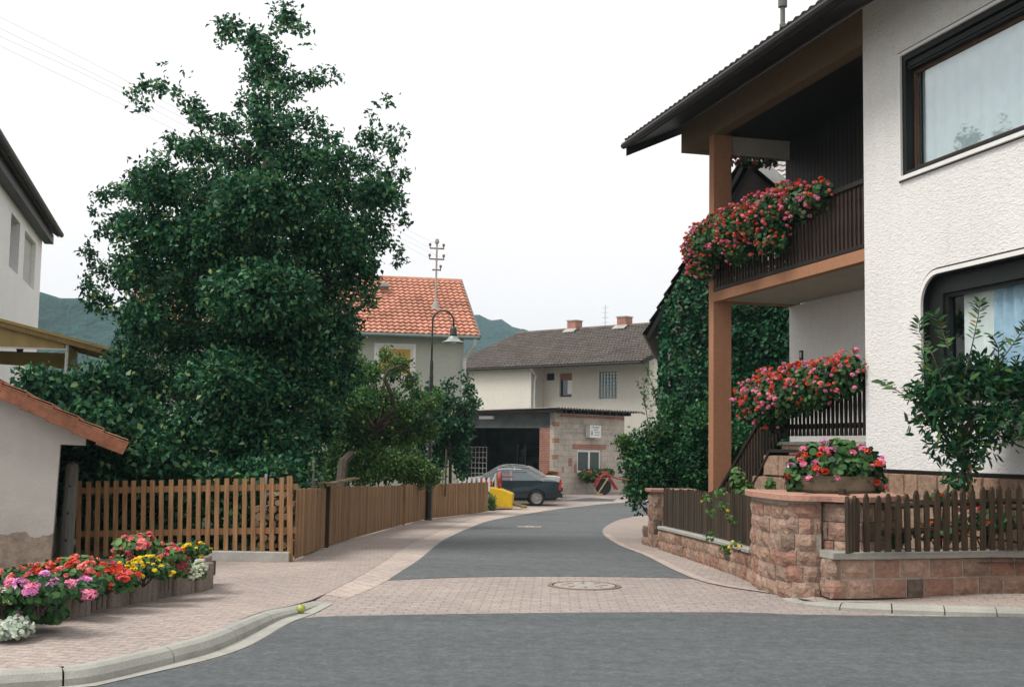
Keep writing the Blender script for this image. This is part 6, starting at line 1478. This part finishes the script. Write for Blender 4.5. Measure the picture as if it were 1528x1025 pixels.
# ------------------------------------------------------------------ cars
M_navy = paint('blue_grey_car_paint', (.010,.030,.042), .35, .25); M_wcar = paint('white_car_paint', (.70,.70,.69)); M_cglass = glass('car_glass', (.03,.07,.09), .06, False, .03)
M_roofsheen = paint('roof_sky_sheen', (.42,.45,.46)); M_tail = mat('tail_lamp', (.55,.03,.02), .3, .1); M_hub = mat('alloy', (.42,.43,.43), .35, .1, 8, metal=.5); M_head = mat('headlamp_glass', (.6,.62,.62), .1, .1)  # dark car's roof coloured pale to stand in for the reflected sky
def car(name, label, loc, rz, bodym, roofm):
    t = thing(name, label, 'car', loc, rz)
    # x forward is -x (front to the left), rear at +x; length 4.33, width 1.65
    def hw(x, z):   # half width, tumblehome above the belt
        base = .82-.10*max(0, (abs(x)-1.75)/.42)**2
        if z > .88: base -= (z-.88)*.40
        if z < .35: base -= (.35-z)*.25
        return base
    top = [(-2.16,.58),(-2.12,.68),(-1.95,.75),(-1.2,.84),(-.82,.90)]; tail = [(1.42,.93),(1.95,.92),(2.10,.88),(2.16,.70)]
    bot = [(-2.16,.30),(-2.0,.24),(2.0,.26),(2.16,.34)]
    def arch(xc, r=.345):
        return [(xc+r*math.cos(a), .30+r*math.sin(a)) for a in [math.pi-(math.pi*i/9) for i in range(10)]]
    lower = [(-2.16,.34),(-2.02,.24)]+[(x, max(z,.22)) for x, z in arch(-1.32)]+[(x, max(z,.22)) for x, z in arch(1.25)]+[(1.95,.28),(2.16,.36)]
    prof = lower+tail[::-1][0:]+[(1.42,.93)]+[(.9,.92),(0,.92),(-.82,.90)]+top[::-1][1:]
    clean = [prof[0]]
    for p in prof[1:]:
        if (Vector(p)-Vector(clean[-1])).length > .012: clean.append(p)
    mb = MB()
    # side skins: polygon at full width, then rounded shoulder
    n = len(clean)
    L_ = [(x, -hw(x,z), z) for x, z in clean]; R_ = [(x, hw(x,z), z) for x, z in clean]
    Li = [(x, -hw(x,z)+.06, z+(.028 if z > .5 else -.0)) for x, z in clean]; Ri = [(x, hw(x,z)-.06, z+(.028 if z > .5 else 0)) for x, z in clean]
    mb.add(L_, [tuple(range(n))]); mb.add(R_, [tuple(range(n))[::-1]])
    mb.add(L_+Li, [(i, (i+1)%n, n+(i+1)%n, n+i) for i in range(n)]); mb.add(R_+Ri, [(i, (i+1)%n, n+(i+1)%n, n+i) for i in range(n)])
    mb.add(Li+Ri, [(i, (i+1)%n, n+(i+1)%n, n+i) for i in range(n)])
    body = mb.build('body', bodym, t)
    # greenhouse: glass block with roof and pillars proud of it
    gh = [(-.86,.91),(-.25,1.30),(-.12,1.34),(.72,1.33),(.86,1.29),(1.46,.93)]
    def gy(z, i=0): return .80-(z-.88)*.42-i
    mb = MB(); A_ = [(x*.985, -gy(z,.02), z-.012) for x, z in gh]; B_ = [(x*.985, gy(z,.02), z-.012) for x, z in gh]; m = len(gh)
    mb.add(A_+B_, [tuple(range(m)), tuple(range(2*m-1,m-1,-1))]+[(i,(i+1)%m,m+(i+1)%m,m+i) for i in range(m)]); mb.build('window_glass', M_cglass, t)
    mb = MB(); rp_ = [(-.30,1.285),(-.14,1.35),(.2,1.375),(.70,1.35),(.92,1.27)]
    A_ = [(x, -gy(z)-.01, z-.012) for x, z in rp_]+[(x, -gy(z)+.14, z+.012) for x, z in rp_]+[(x, gy(z)-.14, z+.012) for x, z in rp_]+[(x, gy(z)+.01, z-.012) for x, z in rp_]
    k = len(rp_); mb.add(A_, [(j*k+i, j*k+i+1, (j+1)*k+i+1, (j+1)*k+i) for j in range(3) for i in range(k-1)]); 
    for s_ in (-1, 1):
        def q(x, z): return (x, s_*(gy(z)+.004), z)
        for a, b, w_ in (((-.90,.90),(-.26,1.30),.05),((.90,1.27),(1.52,.93),.13),((.30,.91),(.27,1.33),.045)):
            mb.bar(q(*a), q(*b), .018, w_, up=(1,0,0.01) if a[0] == .30 else (0,0,1))
        mb.bar(q(-.28,1.30), q(.9,1.285), .018, .045)
    mb.build('roof', roofm, t)
    mb = MB()
    for s_ in (-1, 1):
        mb.bar((-2.05,s_*(.825),.50),(2.05,s_*(.825),.50), .012, .03); mb.bar((-.85,s_*(.806),.915),(1.45,s_*(.806),.925), .012, .02)
    mb.build('trim_strip', M_rub, t)
    for s_ in (-1, 1):
        for (a_, b_) in ((-.78,.29),(.31,1.12)):
            mb = MB(); 
            for pth in (((a_,.88),(a_,.32)),((b_,.90),(b_,.34 if b_<1 else .62))): mb.bar((pth[0][0], s_*.822, pth[0][1]), (pth[1][0], s_*.822, pth[1][1]), .008, .008, up=(1,0,0))
            dr = mb.build('door', M_rub, t); mb = MB(); mb.box(b_-.22,b_-.07,s_*.822-.012,s_*.822+.012,.76,.79); mb.build('handle', M_rub, dr)
    for (a_, z_, m_, nm) in ((2.15,.40,M_rub,'bumper'),(-2.17,.40,M_rub,'bumper')):
        mb = MB(); sg = 1 if a_ > 0 else -1; mb.box(a_-.02 if sg > 0 else a_-.07, a_+.07 if sg > 0 else a_+.02, -.78,.78,z_-.07,z_+.09); mb.box(min(a_+.05*sg,a_-.42*sg), max(a_+.05*sg,a_-.42*sg), -.84,-.80,z_-.06,z_+.08); mb.box(min(a_+.05*sg,a_-.42*sg), max(a_+.05*sg,a_-.42*sg), .80,.84,z_-.06,z_+.08); mb.build(nm, m_, t, bevel=.015)
    for s_ in (-1, 1):
        mb = MB(); mb.box(2.08,2.175,min(s_*.42,s_*.755),max(s_*.42,s_*.755),.60,.80); mb.build('tail_light', M_tail, t)
        mb = MB(); mb.box(-2.18,-2.11,min(s_*.38,s_*.74),max(s_*.38,s_*.74),.52,.66); mb.build('headlight', M_head, t)
        mb = MB(); mb.cbox((-.62, s_*.90, .97), (.08,.16,.11)); mb.build('wing_mirror', M_rub, t, bevel=.01)
    mb = MB(); mb.box(2.165,2.18,-.26,.26,.60,.71); mb.build('number_plate', M_white, t)
    for xc in (-1.32, 1.25):
        for s_ in (-1, 1):
            Mx = Matrix.Rotation(math.pi/2, 4, 'X'); ww = thing_w = bpy.data.objects.new('wheel', None); COL.objects.link(ww); ww.parent = t; WM[ww] = WM[t]; ww.empty_display_size = .1
            mb = MB(); mb.lathe([(.20,-.10),(.285,-.095),(.305,-.07),(.308,0),(.305,.07),(.285,.095),(.20,.10)], (xc, s_*.72, .305), 28, Mx, cap=False); mb.build('tyre', M_rub, ww, smooth=True)
            mb = MB(); mb.lathe([(.02,-s_*-.055 if 0 else 0),(.205,0)], (xc, s_*.735, .305), 24, Mx, cap=False); mb.lathe([(.175,-.075),(.205,-.09),(.21,0),(.21,.09),(.18,.075)], (xc, s_*.72, .305), 24, Mx, cap=False)
            for i in range(10):
                a = i*math.pi/5; c = Vector((xc, s_*.79, .305)); mb.bar(c+Vector((math.cos(a)*.045,0,math.sin(a)*.045)), c+Vector((math.cos(a)*.19,-s_*.01,math.sin(a)*.19)), .02, .03, up=(0,1,0))
            mb.lathe([(.055,-.02),(.05,.0),(.055,.02)], (xc, s_*.79, .305), 12, Mx); mb.build('rim', M_hub, ww)
    mb = MB(); mb.box(-2.0,2.0,-.66,.66,.24,.34); mb.box(-1.7,-.95,-.70,.70,.3,.62); mb.box(.88,1.62,-.70,.70,.3,.62); mb.build('underbody', M_rub, t)
    mb = MB()
    for x in (-.30, .62):
        for s_ in (-.36, .36): mb.box(x-.06,x+.08,s_-.2,s_+.2,.75,1.16 if x < 0 else 1.08)
    mb.build('seat', M_dark, t)
    return t
cz = at(836, 740, 46.0); car('parked_car', 'dark blue grey saloon car parked nose left beside the yellow machine', (cz.x-2.2, 46.0, zg(46)), R(3), M_navy, M_roofsheen)
cz = at(832, 735, 48.6); car('parked_car', 'white saloon car parked just behind the dark blue grey one', (cz.x-2.05, 49.2, zg(49.2)+.05), R(3), M_wcar, M_wcar)

# ------------------------------------------------------------------ yellow machine with red wheel
q0 = G(766, 761); YM = thing('farm_machine', 'yellow boxed farm machine with red wheel at the end of the tan fence', 'machine', (q0.x-.5, q0.y+.5, q0.z), R(-4))
M_yel = paint('yellow_paint', (.72,.46,.01), .45, .2); M_redp = paint('red_paint', (.34,.04,.03), .45, .2)
mb = MB(); pts = [(-.75,.06),(.48,.0),(.50,.50),(.10,.66),(-.45,.74),(-.78,.72)]
mb.prism([(x, -.42, z+.06) for x, z in pts], (0,.84,0)); mb.build('housing', M_yel, YM, bevel=.03)
mb = MB(); Mx = Matrix.Rotation(math.pi/2, 4, 'X'); My = Matrix.Rotation(math.pi/2, 4, 'Y'); mb.lathe([(.26,-.05),(.30,-.05),(.30,.05),(.26,.05)], (.0,0,1.02), 24, My, cap=False)
for i in range(5): a = i*1.257; mb.bar((0,0,1.02),(0,math.cos(a)*.28,1.02+math.sin(a)*.28), .03, .04, up=(1,0,0))
mb.lathe([(.05,-.1),(.05,.1)], (0,0,1.02), 10, My); mb.build('flywheel', M_redp, YM)
mb = MB(); mb.box(-.55,-.25,-.2,.2,.75,1.0); mb.box(-.72,-.6,-.1,.1,.74,1.05); mb.box(.08,.5,-.12,.12,1.12,1.18); mb.build('gearbox', M_redp, YM, bevel=.02)
mb = MB(); mb.tube([(-.12,-.1,.75),(-.12,-.1,1.25)], .05, 8); mb.tube([(-.3,-.15,.8),(-.12,-.1,1.2)], .03, 8); mb.build('exhaust_pipe', M_zinc, YM)
mb = MB(); mb.tube([(.5,.0,.2),(.75,-.05,.14),(.95,-.02,.1)], .05, 8); mb.tube([(.8,-.15,.1),(.95,.1,.1)], .05, 6); mb.build('drawbar', mat('worn_ochre_paint', (.30,.22,.06), .7, .3), YM)
for y in (-.5,.5): mb = MB(); mb.lathe([(.12,-.05),(.2,-.05),(.2,.05),(.12,.05)], (-.3,y,.2), 16, Mx); mb.build('wheel', M_rub, YM)
# ------------------------------------------------------------------ red implement under the garage window
q1 = WM[GA] @ Vector((4.1, -1.5, 0)); rp0 = at(905, 738, 53.5); HI = thing('hay_machine', 'red tubular hay machine with spoked wheel parked right of the garage window', 'farm implement', (rp0.x, 53.5, zg(53.5)), R(10))
mb = MB(); 
for s_ in (0, .35): mb.tube([(-.50,s_,.35),(-.25,s_,.80),(-.02,s_,.92),(.25,s_,.62),(.50,s_,.25)], .045, 8)
mb.tube([(0,-.1,.9),(.5,-.05,.72),(1.1,0,.66)], .038, 8); mb.tube([(-.25,0,.8),(-.25,.35,.8)], .038, 8); mb.build('frame', M_redp, HI)
mb = MB(); mb.lathe([(.18,-.05),(.33,-.06),(.36,0),(.33,.06),(.18,.05)], (-.12,.1,.36), 20, Mx); mb.build('wheel', M_rub, HI)
mb = MB(); mb.bar((-.42,-.06,.05),(.05,-.06,.75), .05, .07, up=(0,1,0)); mb.bar((-.45,-.06,.04),(-.2,-.06,.04), .06, .06); mb.build('strut', mat('worn_ochre_paint2', (.42,.33,.14), .7, .3), HI)
for (x, r_) in ((1.0,.2),(1.35,.26)):
    mb = MB(); mb.lathe([(r_*.5,-.05),(r_,-.05),(r_,.05),(r_*.5,.05)], (x,0,r_+.0), 16, Mx); mb.tube([(x,0,r_),(x,0,.62)], .03, 6); mb.build('wheel', M_rub, HI)
mb = MB(); mb.bar((.7,0,.58),(1.6,.1,.62), .06, .1); mb.bar((1.2,0,.5),(1.7,.1,.3), .05, .08); mb.tube([(.9,0,.68),(1.3,0,.55)],.04,6); mb.build('tine_bar', mat('rusty_red', (.22,.08,.05), .8, .3), HI)
# ------------------------------------------------------------------ air between the village and the far hills
hz_m = bpy.data.materials.new('haze_air'); hz_m.use_nodes = True; n_ = hz_m.node_tree; n_.nodes.clear()
ho = n_.nodes.new('ShaderNodeOutputMaterial'); pv = n_.nodes.new('ShaderNodeVolumePrincipled')
pv.inputs['Color'].default_value = (.50,.74,.86,1); pv.inputs['Density'].default_value = .0004; pv.inputs['Anisotropy'].default_value = .2
n_.links.new(pv.outputs[0], ho.inputs['Volume'])
mb = MB(); mb.box(-905, 905, -45, 1805, -2.6, 95); hb_ = mb.build('haze', hz_m); hb_['kind'] = 'stuff'
print('OBJS', len(bpy.data.objects))
